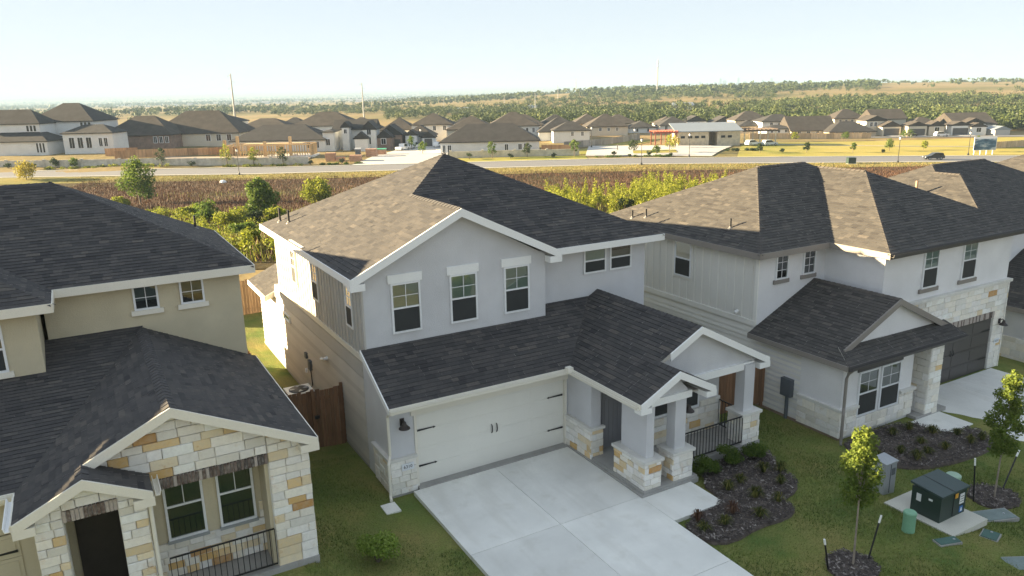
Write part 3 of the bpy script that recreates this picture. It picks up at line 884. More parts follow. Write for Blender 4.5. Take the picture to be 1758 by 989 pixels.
pier(5.80, 6.30, -3.62, -2.30, .93, 5.92, 6.18, -3.50, -2.42, 30)
pier(6.80, 7.42, -3.62, -3.05, .93, 6.92, 7.30, -3.50, -3.16, 40)
pier(10.02, 10.66, -3.02, -2.45, 1.08, 10.13, 10.53, -2.92, -2.55, 50, .05)
# beams under the gables
mb = MB(); mb.prism([(6.2,-3.52,2.62), (7.3,-3.52,2.62), (7.3,-3.52,ZL+.0), (xs_,-3.52,zp(xs_)-.13), (6.2,-3.52,ZL+.25)], (0,.14,0)); mb.build('small_gable_wall', M_STG, B)
box(B, 'beam', M_TRW, 6.0, 7.42, -3.58, -3.3, 2.42, 2.62)
box(B, 'soffit_panel', M_SOF, 5.9, 8.0, -3.5, -2.9, 2.5, 2.54)
mb = MB(); mb.prism([(7.3,-2.78,2.5), (10.6,-2.78,2.5), (10.6,-2.78,ZL+.1), (xrg,-2.78,zr_-.13), (7.0,-2.78,zp(7.0)-.13), (7.0,-2.78,2.5)], (0,.14,0)); mb.build('porch_gable_wall', M_STG, B)
box(B, 'beam', M_TRW, 7.4, 10.55, -2.86, -2.6, 2.40, 2.62)
box(B, 'soffit_panel', M_SOF, 7.4, 10.6, -2.7, -1.6, 2.5, 2.54)
railing(B, (7.46,-3.06,.09), (9.98,-3.06,.09)); railing(B, (10.32,-2.42,.09), (10.32,-1.74,.09))
wall_light(B, Fr((7.36,0,0), FY, (1,0,0)), -3.35, 2.0)
# roof pipes, vents, side wall fittings
vent_pipe(B, (.10,10.85,ZU+k*.48), .5); vent_pipe(B, (.22,10.0,ZU+k*.6), .45); vent_pipe(B, (9.2,8.9,ZU+k*1.44), .5)
box(B, 'drip_flashing', M_TRC, -.36, -.27, 6.2, 7.8, ZU+.045, ZU+.07)
mb = MB().tube([(0,5.5,2.25), (-.1,5.5,2.25), (-.1,5.65,2.18), (-.1,5.95,2.1)], .055, 10); mb.build('flood_light', M_TRW, B)
MB().box(-.1, -.0, 7.6, 7.85, 1.15, 1.5).build('disconnect_box', M_DKM, B)
MB().tube([(-.05,7.7,1.15), (-.05,7.62,.6), (-.3,7.4,.45)], .022, 6).build('conduit', M_BLK, B)
box(B, 'hose_bib_box', M_TRW, -.08, 0, 8.3, 8.42, .85, .98)
box(B, 'meter_socket', M_DKM, -.09, 0, 8.1, 8.3, 1.45, 1.65)

# air conditioner, gate fences
AC = thing('air_conditioner', 'square white air conditioner with round black fan grille, beside the house wall', 'air conditioner', (-.62,7.3,-.3))
MB().box(-1.02, -.22, 6.92, 7.68, -.25, .62).build('cabinet', M_DKM, AC)
MB().prism([(-1.06,6.88,.62), (-.18,6.88,.62), (-.18,7.72,.62), (-1.06,7.72,.62)], (0,0,.05)).build('top_cover', M_TRW, AC)
g = MB().lathe((-.62,7.3,.671), [(.34,0), (.34,.02), (.30,.03), (.06,.045), (.05,.045)], 24).build('fan_grille', M_BLK, AC)
for i in range(4):
    a = i*math.pi/2
    m2 = MB(); m2.prism([(-.62+.06*math.cos(a), 7.3+.06*math.sin(a), .70), (-.62+.31*math.cos(a-.25), 7.3+.31*math.sin(a-.25), .70), (-.62+.31*math.cos(a+.25), 7.3+.31*math.sin(a+.25), .712)], (0,0,.008)); m2.build('grille_bar', M_GRM, g)
box(AC, 'pad', M_COD, -1.1, -.14, 6.84, 7.76, -.32, -.25)
def fence(label, p0, p1, h, mat, zb=0, step=2.4, posts=True):
    f = thing('wooden_fence', label, 'fence', ((p0[0]+p1[0])/2, (p0[1]+p1[1])/2, zb))
    a, b = Vector((*p0, zb)), Vector((*p1, zb))
    pickets(f, a, b, h, mat, seed=int(abs(p0[0]*7+p0[1]*3)))
    if posts:
        d = (b-a); n = max(1, round(d.length/step)); s = d.normalized().cross(Vector((0,0,1)))
        me = MB().box(-.045, .045, -.045, .045, -.2, h+.04).mesh('post', mat)
        for i in range(n+1): link('post', me, f, a+(b-a)*(i/n)-s*.1)
    return f
g = fence('dark brown wooden gate fence between the tan house and the grey house', (-2.45,4.0), (-.05,4.0), 1.98, M_WOOD, -.15)
MB().box(-1.05, -.96, 3.88, 3.96, -.1, 1.9).build('gate_stile', M_WOOD, g); box(g, 'latch', M_BLK, -1.0, -.85, 3.84, 3.88, .95, 1.05)
fence('weathered side-yard fence running back along the tan house', (-1.6,5.2), (-1.6,13.0), 1.5, M_WOODL, -.2)
fence('pale cedar back fence behind the grassy side yard', (-3.5,21.0), (3.6,21.0), 1.9, M_WOODL, -.25)
g = fence('brown wooden gate between the porch and the pale house', (10.5,-.6), (13.6,-.6), 1.65, M_WOOD, -.2)
for z in (1.35, .35): MB().prism([(11.0,-.625,z-.05), (11.45,-.625,z), (11.0,-.625,z+.05)], (0,-.015,0)).build('strap_hinge', M_BLK, g)

# ================================================================== house A (left)
A = thing('house', 'two-storey tan stucco house with golden limestone porch, at the left', 'house', (-8, 6, -.45), 'near row of houses')
k = .484; ZU = 5.75; ZL = 2.82
xr, yf, yb = -2.12, 4.98, 12.0; ya_ = 9.84; za = ZU+k*4.86; xa = xr-4.86
xj, yj = -7.32, 3.38
zj = lambda y: ZU
DB = 6.2; xjr = xj-DB; zjr = ZU+k*DB  # bump ridge raised and extended out of view to keep sun off the porch gable
vj = (xj-4.86, ya_, za)
pa = [
    [(xj,yf,ZU), (xr,yf,ZU), (xa,ya_,za), vj],
    [(xr,yf,ZU), (xr,yb,ZU), (xa,ya_,za)],
    [(xr,yb,ZU), (-20,yb,ZU), (-20,ya_,za), (xa,ya_,za)],
    [(xj,yj,ZU), (xj,yf,ZU), (xjr,yf+DB,zjr), (xjr,yj+DB,zjr)],
    [(xj,yj,ZU), (xjr,yj+DB,zjr), (-22,yj+DB,zjr), (-22,yj,ZU)],
    [(xjr,yj+DB,zjr), (xjr,12,zjr-1.1), (-22,12,zjr-1.1), (-22,yj+DB,zjr)],
]
rf = roof(A, pa, M_SHG, M_SOF, seed=5)
ridge(rf, (xr,yf,ZU), (xa,ya_,za), slope(pa[0]), slope(pa[1]), M_CAP, wing=.16, step=.22)
ridge(rf, (xr,yb,ZU), (xa,ya_,za), slope(pa[2]), slope(pa[1]), M_CAP)
ridge(rf, (xa,ya_,za), (vj[0],ya_,za), slope(pa[0]), slope(pa[2]), M_CAP)
ridge(rf, (xj,yj,ZU), (xjr,yj+DB,zjr), slope(pa[3]), slope(pa[4]), M_CAP, step=.22)
fascia(A, (xj,yf,ZU), (xr,yf,ZU), (0,-1,0), M_TRC, h=.22, ext=.03); fascia(A, (xr,yf,ZU), (xr,yb,ZU), (1,0,0), M_TRC, h=.22)
fascia(A, (xj,yj,ZU), (xj,yf,ZU), (1,0,0), M_TRC, h=.22, ext=.03); fascia(A, (-20,yj,ZU), (xj,yj,ZU), (0,-1,0), M_TRC, h=.22)
FA = Fr((0,5.35,0), FX, (0,-1,0)); FAB = Fr((0,3.75,0), FX, (0,-1,0))
box(A, 'upper_wall', M_STT, -7.6, -2.5, 5.35, 11.6, 2.6, ZU-.1)
box(A, 'upper_wall', M_STT, -19.5, -7.7, 3.75, 11.6, 2.6, ZU-.1)
box(A, 'soffit_panel', M_SOF, -7.65, -2.2, 5.0, 5.3, ZU-.16, ZU-.13)
for a0, a1 in ((-5.42,-4.76), (-4.19,-3.53)):
    window(A, FA, a0, a1, 4.78, 5.5, grid=(2, 2), split=False, blind=(.35, 1, M_BLG), head=(.08, .07, .04), sill=(.09, .14, .07), headmat=M_TRC)
window(A, FAB, -9.3, -8.46, 4.1, 5.3, grid=(2, 2), blind=(.4, 1, M_BLG), sill=(.09, .15, .07), headmat=M_TRC)
# lower roofs of A
kg = .48; ksd = .248; xg0 = -8.36; xg1 = -2.30; xm = -5.33; zm = ZL+kg*(xm-xg0); yg1 = -1.42; yg2 = -2.12; ye = -.65
zz = lambda x: ZL+kg*(x-xg0); zsd = lambda y: ZL+ksd*(y-ye); xvv = lambda y: xg0+ksd*(y-ye)/kg
xs0, xs1, xsr = xg0, -7.1, -5.90
pl = [
    [(-18,ye,ZL), (xg0,ye,ZL), (xvv(3.75),3.75,zsd(3.75)), (-18,3.75,zsd(3.75))],
    [(-7.7,3.75,zsd(3.75)), (xvv(3.75),3.75,zsd(3.75)), (xvv(5.35),5.35,zsd(5.35)), (-7.7,5.35,zsd(5.35))],
    [(xs0,yg2,ZL), (xs1,yg2,zz(xs1)), (xs1,yg1,zz(xs1)), (xs0,yg1,ZL)],
    [(xg0,yg1,ZL), (xm,yg1,zm), (xm,5.35,zm), (xvv(5.35),5.35,zsd(5.35)), (xg0,ye,ZL)],
    [(xs1,yg2,zz(xs1)), (xsr,yg2,ZL), (xsr,yg1+.15,ZL), (xs1,yg1+.15,zz(xs1))],
    [(xm,yg1,zm), (xg1,yg1,ZL), (xg1,5.35,ZL), (xm,5.35,zm)],
]
r2_ = roof(A, pl, M_SHG, M_SOF, seed=6, name='porch_roof', th=.11)
ridge(r2_, (xm,yg1,zm), (xm,5.3,zm), slope(pl[3]), slope(pl[5]), M_CAP, wing=.16, step=.2)
ridge(r2_, (xs1,yg2,zz(xs1)), (xs1,yg1+.1,zz(xs1)), slope(pl[2]), slope(pl[4]), M_CAP)
for a, b in (((xs1+.02,yg1,zz(xs1)), (xm,yg1,zm)), ((xm,yg1,zm), (xg1,yg1,ZL))): fascia(A, a, b, (0,-1,0), M_TRC, h=.21, t=.05, name='rake_board')
for a, b in (((xs0,yg2,ZL), (xs1,yg2,zz(xs1))), ((xs1,yg2,zz(xs1)), (xsr,yg2,ZL))): fascia(A, a, b, (0,-1,0), M_TRC, h=.2, t=.05, name='rake_board')
fascia(A, (xg1,yg1,ZL), (xg1,5.35,ZL), (1,0,0), M_TRC, h=.2); fascia(A, (-18,ye,ZL), (xg0,ye,ZL), (0,-1,0), M_TRC)
gutter(A, (-18,ye,ZL), (xg0-.16,ye,ZL), (0,-1,0), M_TRC); fascia(A, (xg0,yg2,ZL), (xg0,ye,ZL), (-1,0,0), M_TRC, h=.15); gutter(A, (xg0,yg2,ZL), (xg0,ye-.15,ZL), (-1,0,0), M_TRW)
gutter(A, (xsr,yg2,ZL), (xsr,yg1+.1,ZL), (1,0,0), M_TRC)
for x0, x1, y0, d in ((xg1-.4,xg1+.03,yg1,.3), (xs0-.02,xs0+.36,yg2,.25), (xsr-.38,xsr+.02,yg2,.6)): box(A, 'eave_return', M_TRC, x0, x1, y0-.045, y0+d, ZL-.30, ZL-.115)
# stone porch front of A
ZA = -.45
FAP = Fr((0,-1.12,0), FX, (0,-1,0))
gp = lambda x: zz(x)-.16 if x <= xm else zm-kg*(x-xm)-.16
mb = MB()
for pl_ in ([(-5.75,2.36), (-3.42,2.36), (-3.42,gp(-3.42)), (xm,zm-.16), (-5.75,gp(-5.75))], [(-3.42,ZA), (-2.52,ZA), (-2.52,gp(-2.52)), (-3.42,gp(-3.42))], [(-7.1,2.36), (-5.75,2.36), (-5.75,gp(-5.75)), (-7.1,gp(-7.1))]):
    FAP.poly(mb, pl_, -.35, -.001)
mb.build('porch_gable_wall', M_MOR, A)
lt = 2.60; lb = 2.36
stones(A, FAP, [(-7.0,lt+.01), (-3.42,lt+.01), (-3.42,gp(-3.42)), (xm,zm-.16), (-7.0,gp(-7.0))], -.001, .07, 61, gold=.2, mort=False, ch=(.17,.25), cw=(.3,.75))
stones(A, FAP, [(-3.40,ZA+.05), (-2.46,ZA+.05), (-2.46,gp(-2.46)-.02), (-3.40,gp(-3.40))], -.001, .07, 62, gold=.2, mort=False, ch=(.17,.25), cw=(.3,.6))
stones(A, Fr((-2.52,0,0), FY, (1,0,0)), [(-1.18,ZA+.05), (5.3,ZA+.05), (5.3,.9), (-1.18,.9)], -.001, .06, 63, gold=.2)
box(A, 'side_wall', M_STT, -2.9, -2.525, -.75, 5.3, ZA, ZL+.05)
bricks(A, FAP, -5.74, -3.42, lb, lt, 0, .085, seed=5)
box(A, 'jamb_return', M_STT, -3.50, -3.42, -1.1, -.32, ZA+.05, lb)
FAW = Fr((0,-.3,0), FX, (0,-1,0))
box(A, 'porch_back_wall', M_STT, -7.9, -3.3, -.3, 0, ZA, ZL)
stones(A, FAW, [(-6.0,ZA+.1), (-3.45,ZA+.1), (-3.45,.55), (-6.0,.55)], 0, .06, 64, gold=.35, cw=(.22,.5))
stones(A, FAW, [(-3.58,.57), (-3.45,.57), (-3.45,1.0), (-3.58,1.0)], 0, .05, 65, gold=.5)
for a0, a1 in ((-5.66,-4.80), (-4.50,-3.66)):
    window(A, FAW, a0, a1, .60, 2.3, grid=(2, 1), blind=(0, 1, plain('blind_dark', (.045,.047,.048), .7, .05)), screen=False, sill=(.03, .07, .09), headmat=M_GRM)
slab(A, [(-6.1,-1.25), (-2.45,-1.25), (-2.45,-.3), (-6.1,-.3)], ZA-.2, ZA+.08, M_COD, 'porch_floor')
railing(A, (-5.74,-1.2,ZA+.08), (-3.44,-1.2,ZA+.08), h=1.02, step=.125)
# A entry tower
FAE = Fr((0,-1.85,0), FX, (0,-1,0))
gs = lambda x: (zz(x) if x <= xs1 else zz(xs1)-kg*(x-xs1))-.15
mb = MB()
for pl_ in ([(-8.0,ZA), (-7.54,ZA), (-7.54,gs(-7.54)), (-8.0,gs(-8.0))], [(-6.57,ZA), (-6.1,ZA), (-6.1,gs(-6.1)), (-6.57,gs(-6.57))], [(-7.54,2.52), (-6.57,2.52), (-6.57,gs(-6.57)), (xs1,gs(xs1)), (-7.54,gs(-7.54))]): FAE.poly(mb, pl_, -.4, -.001)
mb.build('entry_wall', M_MOR, A)
stones(A, FAE, [(-8.06,ZA), (-7.55,ZA), (-7.55,gs(-7.55)), (-8.06,gs(-8.06))], -.001, .07, 66, gold=.2, mort=False, ch=(.16,.22), cw=(.24,.5))
stones(A, FAE, [(-6.56,ZA), (-6.05,ZA), (-6.05,gs(-6.05)), (-6.56,gs(-6.56))], -.001, .07, 67, gold=.2, mort=False, ch=(.16,.22), cw=(.24,.5))
stones(A, FAE, [(-7.54,2.77), (-6.57,2.77), (-6.57,gs(-6.57)), (xs1,gs(xs1)), (-7.54,gs(-7.54))], -.001, .07, 68, gold=.25, mort=False, ch=(.16,.22), cw=(.24,.5))
bricks(A, FAE, -7.55, -6.56, 2.52, 2.76, 0, .085, seed=8, pale=.3)
stones(A, Fr((-6.1,0,0), FY, (1,0,0)), [(-1.9,ZA), (-1.13,ZA), (-1.13,2.5), (-1.9,2.5)], -.001, .06, 69, gold=.15)
box(A, 'entry_side_wall', M_STT, -8.0, -7.85, -1.45, -.3, ZA, ZL)
box(A, 'entry_side_wall', M_STT, -6.3, -6.12, -1.45, -.3, ZA, ZL-.1)
box(A, 'front_door', M_BRZ, -7.45, -6.5, -.36, -.305, ZA+.08, 1.75)
MB().tube([(-5.98,-1.98,ZL-.1), (-5.98,-1.95,ZL-.5), (-5.98,-1.95,ZA+.2)], .04, 8).build('downspout', M_TRC, A)
gd = box(A, 'garage_door', M_GDT, -13.2, -8.45, -.28, -.22, ZA, 1.75)
for r_ in range(4):
    z0 = ZA+.01+r_*.55
    mb = MB().box(-13.15, -8.5, -.305, -.28, z0, z0+.54)
    for c in range(4): mb.box(-9.6-c*1.15, -8.58-c*1.15, -.318, -.3052, z0+.07, z0+.46)
    mb.build('panel', M_GDT, gd)
for z in (.25, 1.35):
    mb = MB(); mb.prism([(-8.55,-.32,z-.03), (-9.1,-.32,z-.012), (-9.1,-.32,z+.012), (-8.55,-.32,z+.03)], (0,-.012,0)); mb.prism([(-9.08,-.321,z-.035), (-9.16,-.321,z), (-9.08,-.321,z+.035)], (0,-.016,0)); mb.build('strap_hinge', M_BLK, gd)
mb = MB(); mb.box(-8.45, -8.0, -.3, 0, ZA, ZL-.05); mb.box(-18, -8.45, -.3, 0, 1.78, ZL-.05); mb.box(-18, -13.2, -.3, 0, ZA, 1.78); mb.build('garage_wall', M_GDT, A)
box(A, 'lower_wall', M_STT, -16, -2.9, .0, 11.6, ZA, 2.6)
vent_pipe(A, (-2.9,10.6,ZU+k*.78), .45)
wing = [[(-10,11.5,4.2), (-2.2,11.5,3.2), (-2.2,17.2,3.2), (-6,14.3,4.2)], [(-2.2,17.2,3.2), (-12,17.2,3.2), (-10,14.3,4.2), (-6,14.3,4.2)]]
wing[0] = [(-2.2,11.5,3.2), (-2.2,17.2,3.2), (-5.5,14.3,4.5), (-5.5,11.5,4.5)]; wing[1] = [(-2.2,17.2,3.2), (-14,17.2,3.2), (-14,14.3,4.5), (-5.5,14.3,4.5)]
roof(A, wing, M_SHG, M_SOF, seed=9, name='wing_roof'); box(A, 'wing_wall', M_STT, -14, -2.55, 11.6, 16.9, ZA, 3.1)
A.location = (-7.84, 3.58, .66); A.scale = (.9, .9, .9)
# ================================================================== house C (right)
C = thing('house', 'pale two-storey house with dark garage door and white stone trim, at the right', 'house', (19.5, 3, -.55), 'near row of houses')
k = .484; ZU = 5.06; ZL = 2.17; ZC = -.52
xl, xr, yf, yb = 13.4, 25.6, -.26, 9.15
hw = (yb-yf)/2; zt = ZU+k*hw; a1 = (xl+hw, yf+hw, zt); a2 = (xr-hw, yf+hw, zt)
bx0, by0 = 16.9, -2.65; bh = (xr-bx0)/2; bzt = ZU+k*bh; bap = (bx0+bh, by0+bh, bzt); bend = (bx0+bh, yf+(bzt-ZU)/k, bzt)
pc_ = [
    [(xl,yf,ZU), (xl,yb,ZU), a1],
    [(xl,yf,ZU), a1, a2, bend, (bx0,yf,ZU)],
    [(xr,yb,ZU), (xl,yb,ZU), a1, a2],
    [(bx0,by0,ZU), (bx0,yf,ZU), bend, bap],
    [(bx0,by0,ZU), bap, (xr,by0,ZU)],
    [(xr,by0,ZU), bap, bend, (xr,yf,ZU)],
    [(xr,yf,ZU), bend, a2], [(xr,yf,ZU), a2, (xr,yb,ZU)],
]
pc_[1] = [(xl,yf,ZU), a1, bend, (bx0,yf,ZU)]; pc_.append([a1, a2, bend])
rf = roof(C, pc_, M_SHB, M_SOF, seed=7)
ridge(rf, (xl,yf,ZU), a1, slope(pc_[0]), slope(pc_[1]), M_CAPB); ridge(rf, (xl,yb,ZU), a1, slope(pc_[0]), slope(pc_[2]), M_CAPB)
ridge(rf, a1, a2, slope(pc_[1]), slope(pc_[2]), M_CAPB); ridge(rf, (bx0,by0,ZU), bap, slope(pc_[3]), slope(pc_[4]), M_CAPB)
ridge(rf, bap, bend, slope(pc_[3]), slope(pc_[5]), M_CAPB); ridge(rf, (xr,by0,ZU), bap, slope(pc_[4]), slope(pc_[5]), M_CAPB)
for a, b, o in (((xl,yf,ZU), (xl,yb,ZU), (-1,0,0)), ((xl,yf,ZU), (bx0,yf,ZU), (0,-1,0)), ((bx0,by0,ZU), (bx0,yf,ZU), (-1,0,0))): fascia(C, a, b, o, M_TRT, h=.2, ext=.03)
fascia(C, (bx0,by0,ZU), (xr,by0,ZU), (0,-1,0), M_TRD, h=.2, ext=.03); gutter(C, (bx0,by0,ZU), (xr,by0,ZU), (0,-1,0), M_TRD)
FCL = Fr((13.75,0,0), FY, (-1,0,0)); FCF = Fr((0,.1,0), FX, (0,-1,0)); FCB = Fr((0,-2.3,0), FX, (0,-1,0)); FCS = Fr((17.2,0,0), FY, (-1,0,0))
cu = box(C, 'upper_wall', M_SIP, 13.75, 25, .101, 8.8, 2.4, ZU-.1)
box(C, 'front_wall', M_STW, 13.76, 17.3, .1, .3, 1.0, ZU-.1)
box(C, 'bump_wall', M_STW, 17.2, 25.0, -2.3, .1, ZC-.1, ZU-.1)
cw_ = window(C, FCL, 3.42, 4.34, 3.42, 4.86, grid=None, blind=(.5, 1, M_BLG), surround=.08, headmat=M_SIP)
battens(cu, FCL, .35, 8.7, 2.55, ZU-.12, .41, M_SIP, skip=[(3.3, 4.45, 3.32, 4.95)])
box(C, 'corner_trim', M_SIP, 13.72, 13.76, .06, .2, 2.4, ZU-.12)
box(C, 'belt_trim', M_SIP, 13.70, 13.76, .1, 8.8, 2.36, 2.55)
lw = box(C, 'lower_wall', M_SIP, 13.77, 25, .1, 8.8, ZC-.1, 2.4); laps(lw, Fr((13.77,0,0), FY, (-1,0,0)), -2.0, 8.8, ZC+.12, 2.38, M_SIP)
box(C, 'side_wall', M_SIP, 13.77, 14.2, -2.0, .1, ZC-.1, 2.1); box(C, 'side_wall', M_STW, 13.72, 14.2, -3.596, -2.0, ZC-.1, 2.1)
box(C, 'foundation', plain('foundation_tan', (.30,.22,.16), .9, .2, 2), 13.70, 13.9, -3.62, 8.8, ZC-.3, ZC+.1)
mb = MB().tube([(13.75,-.75,1.0), (13.6,-.75,1.0)], .05, 8)
for a0, a1_ in ((14.58, 15.2), (15.98, 16.62)): window(C, FCF, a0, a1_, 3.92, 4.87, grid=(2, 3), split=False, blind=None, sill=(.08, .15, .06), head=(.04, .04, .02), headmat=M_TRT)
for a0, a1_ in ((19.36, 20.24), (21.74, 22.64)): window(C, FCB, a0, a1_, 3.40, 4.86, grid=(2, 2), blind=(.5, 1, M_BLI), sill=(.12, .15, .07), headmat=M_TRT)
# stone field above the garage, garage
FCG = Fr((0,-2.35,0), FX, (0,-1,0))
gl, gr_, gtop = 19.3, 24.25, 1.55
stones(C, FCG, [(18.3,1.8), (25.02,1.8), (25.02,2.92), (18.3,2.92)], -.04, .05, 71, gold=.03, ch=(.18,.27), cw=(.3,.7))
stones(C, FCG, [(24.28,-.62), (25.02,-.62), (25.02,1.8), (24.28,1.8)], -.04, .05, 72, gold=.03, ch=(.18,.27), cw=(.3,.6))
stones(C, Fr((25.0,0,0), FY, (1,0,0)), [(-2.42,-.62), (-1.6,-.62), (-1.6,2.92), (-2.42,2.92)], -.04, .05, 73, gold=.03)
box(C, 'stone_cap', M_MOR, 17.3, 25.12, -2.48, -2.25, 2.92, 3.03)
bricks(C, FCG, gl-.1, 24.28, 1.56, 1.8, -.04, .06, seed=9, pale=.75)
mb = MB().box(gl, gr_, -2.31, -2.302, -.62, 1.56); gd = mb.build('garage_door', M_GDD, C)
for r_ in range(4):
    z0 = -.62+r_*.543
    mb = MB().box(gl+.03, gr_-.03, -2.335, -2.311, z0+.006, z0+.53)
    for c in range(4): mb.box(gl+.12+c*1.2, gl+1.14+c*1.2, -2.346, -2.3352, z0+.07, z0+.46)
    mb.build('panel', M_GDD, gd)
for z in (-.1, 1.05):
    MB().prism([(24.18,-2.35,z-.028), (23.65,-2.35,z-.012), (23.6,-2.35,z), (23.65,-2.35,z+.012), (24.18,-2.35,z+.028)], (0,-.012,0)).build('strap_hinge', M_BLK, gd)
for x in (21.7, 21.86): MB().tube([(x,-2.345,.4), (x,-2.39,.5), (x,-2.345,.62)], .016, 6).build('handle', M_BLK, gd)
wall_light(C, Fr((0,-2.42,0), FX, (0,-1,0)), 24.66, 1.35)
pq = box(C, 'number_plaque', MATS['plaque'], 24.5, 24.84, -2.425, -2.412, .42, .62); text(pq, '6314', (24.67,-2.4265,.52), (R(90),0,0), .12, plain('plaque_ink', (.12,.16,.24), .5))
# front gable room of C
kc = .47; xc0, xc1 = 13.42, 19.2; xcm = (xc0+xc1)/2+.35; zc = ZL+kc*(xcm-xc0)
yc0, yc1 = -3.98, -3.35
zw = ZL+.02
pcl = [
    [(xc0,yc1,ZL), (xcm,yc1,zc), (xcm,.1,zc), (xc0,.1,ZL)],
    [(xcm,yc1,zc), (xc1+.55,yc1,zc-kc*(xc1+.55-xcm)), (xc1+.55,-2.35,zc-kc*(xc1+.55-xcm)), (xcm,-2.35,zc)],
    [(xc0,yc0,ZL-.28), (xc1+.35,yc0,ZL-.28), (xc1+.35,yc1+.35,ZL+.12), (xc0,yc1+.35,ZL+.12)],
]
pcl[0] = [(xc0,yc0,ZL), (xc0+.55,yc1,ZL+kc*.55), (xcm,yc1,zc), (xcm,.1,zc), (xc0,.1,ZL)]
pcl[2] = [(xc0,yc0,ZL), (xc1+.4,yc0,ZL-.02), (xc1+.4,yc1+.2,ZL+.28), (xc0+.55,yc1+.2,ZL+.3)]
pcl.append([(xcm,-2.35,zc), (xcm+.0,.1,zc), (17.2,.1,zc-kc*max(0,17.2-xcm)), (17.2,-2.35,zc-kc*max(0,17.2-xcm))])
r2_ = roof(C, pcl, M_SHB, M_SOF, seed=8, name='porch_roof', th=.1)
ridge(r2_, (xcm,yc1,zc), (xcm,.05,zc), slope(pcl[0]), slope(pcl[1]), M_CAPB)
fascia(C, (xc0,yc0,ZL), (xc0,.1,ZL), (-1,0,0), M_TRT, h=.16); fascia(C, (xc0,yc0,ZL), (xc1+.4,yc0,ZL-.02), (0,-1,0), M_TRD, h=.16); gutter(C, (xc0,yc0,ZL), (xc1+.4,yc0,ZL-.02), (0,-1,0), M_TRD)
for a, b in (((xc0+.55,yc1,ZL+kc*.55), (xcm,yc1,zc)), ((xcm,yc1,zc), (xc1+.55,yc1,zc-kc*(xc1+.55-xcm)))): fascia(C, a, b, (0,-1,0), M_TRT, h=.2, t=.05, name='rake_board')
mb = MB(); mb.prism([(14.2,-3.2,ZL), (19.3,-3.2,ZL), (19.3,-3.2,zc-kc*(19.3-xcm)-.1), (xcm,-3.2,zc-.12), (14.2,-3.2,ZL+kc*.78-.12)], (0,.12,0)); mb.build('gable_wall', M_STW, C)
FCW = Fr((0,-3.6,0), FX, (0,-1,0))
box(C, 'room_wall', M_STW, 13.75, 17.35, -3.6, .1, ZC-.1, ZL-.1)
for a0, a1_ in ((14.5, 15.5), (15.62, 16.64)): window(C, FCW, a0, a1_, .12, 1.66, grid=(2, 2), blind=(.5, 1, M_BLG))
box(C, 'window_head', M_TRD, 14.42, 16.72, -3.64, -3.6, 1.67, 1.95)
for sd_, pl_ in enumerate(([(13.68,ZC+.1), (14.48,ZC+.1), (14.48,.48), (13.68,.48)], [(14.48,ZC+.1), (16.66,ZC+.1), (16.66,.08), (14.48,.08)], [(16.66,ZC+.1), (17.42,ZC+.1), (17.42,.48), (16.66,.48)])): stones(C, FCW, pl_, 0, .07, 75+sd_, gold=.02, cw=(.3,.6), ch=(.19,.27))
stones(C, FCL, [(-3.67,ZC+.1), (-2.0,ZC+.1), (-2.0,.48), (-3.67,.48)], .03, .10, 79, gold=.02, cw=(.35,.65), ch=(.19,.27))
MB().prism([(13.62,-3.74,.48), (14.5,-3.74,.48), (14.5,-3.6,.48), (13.75,-3.6,.48), (13.75,-1.97,.48), (13.62,-1.97,.48)], (0,0,.09)).build('stone_cap', M_MOR, C)
box(C, 'stone_cap', M_MOR, 16.66, 17.48, -3.74, -3.55, .48, .57)
p = box(C, 'pillar', M_MOR, 17.82, 18.42, -3.9, -3.3, ZC, ZL-.1)
for i, (fr, pl_) in enumerate(((Fr((0,-3.9,0), FX, (0,-1,0)), [(17.78,ZC), (18.46,ZC), (18.46,ZL-.15), (17.78,ZL-.15)]), (Fr((17.82,0,0), FY, (-1,0,0)), [(-3.93,ZC), (-3.3,ZC), (-3.3,ZL-.15), (-3.93,ZL-.15)]), (Fr((18.42,0,0), FY, (1,0,0)), [(-3.93,ZC), (-3.3,ZC), (-3.3,ZL-.15), (-3.93,ZL-.15)]))): stones(p, fr, pl_, 0, .05, 81+i, gold=.05, mort=False, ch=(.18,.26), cw=(.3,.6))
slab(C, [(17.3,-3.95), (19.0,-3.95), (19.0,-2.3), (17.3,-2.3)], ZC-.1, ZC+.08, M_COD, 'porch_floor')
MB().tube([(13.6,-4.05,ZL-.1), (13.64,-3.85,ZL-.3), (13.66,-3.78,ZL-.5), (13.66,-3.78,.7), (13.58,-3.84,.5), (13.58,-3.84,ZC+.1), (13.45,-3.95,ZC+.04)], .05, 8).build('downspout', M_TRT, C)
m_ = box(C, 'meter_cabinet', M_DKM, 13.58, 13.77, -1.75, -1.32, .33, .95)
MB().tube([(13.68,-1.55,.35), (13.68,-1.55,ZC-.05)], .06, 8).build('conduit', M_DKM, m_)
MB().tube([(13.7,.9,2.75), (13.55,.9,2.7)], .06, 8).build('flood_light', M_TRW, C)
vent_pipe(C, (13.85,7.2,ZU+k*.45), .32); vent_pipe(C, (14.05,6.55,ZU+k*.65), .34); vent_pipe(C, (14.35,2.1,ZU+k*.95), .36)

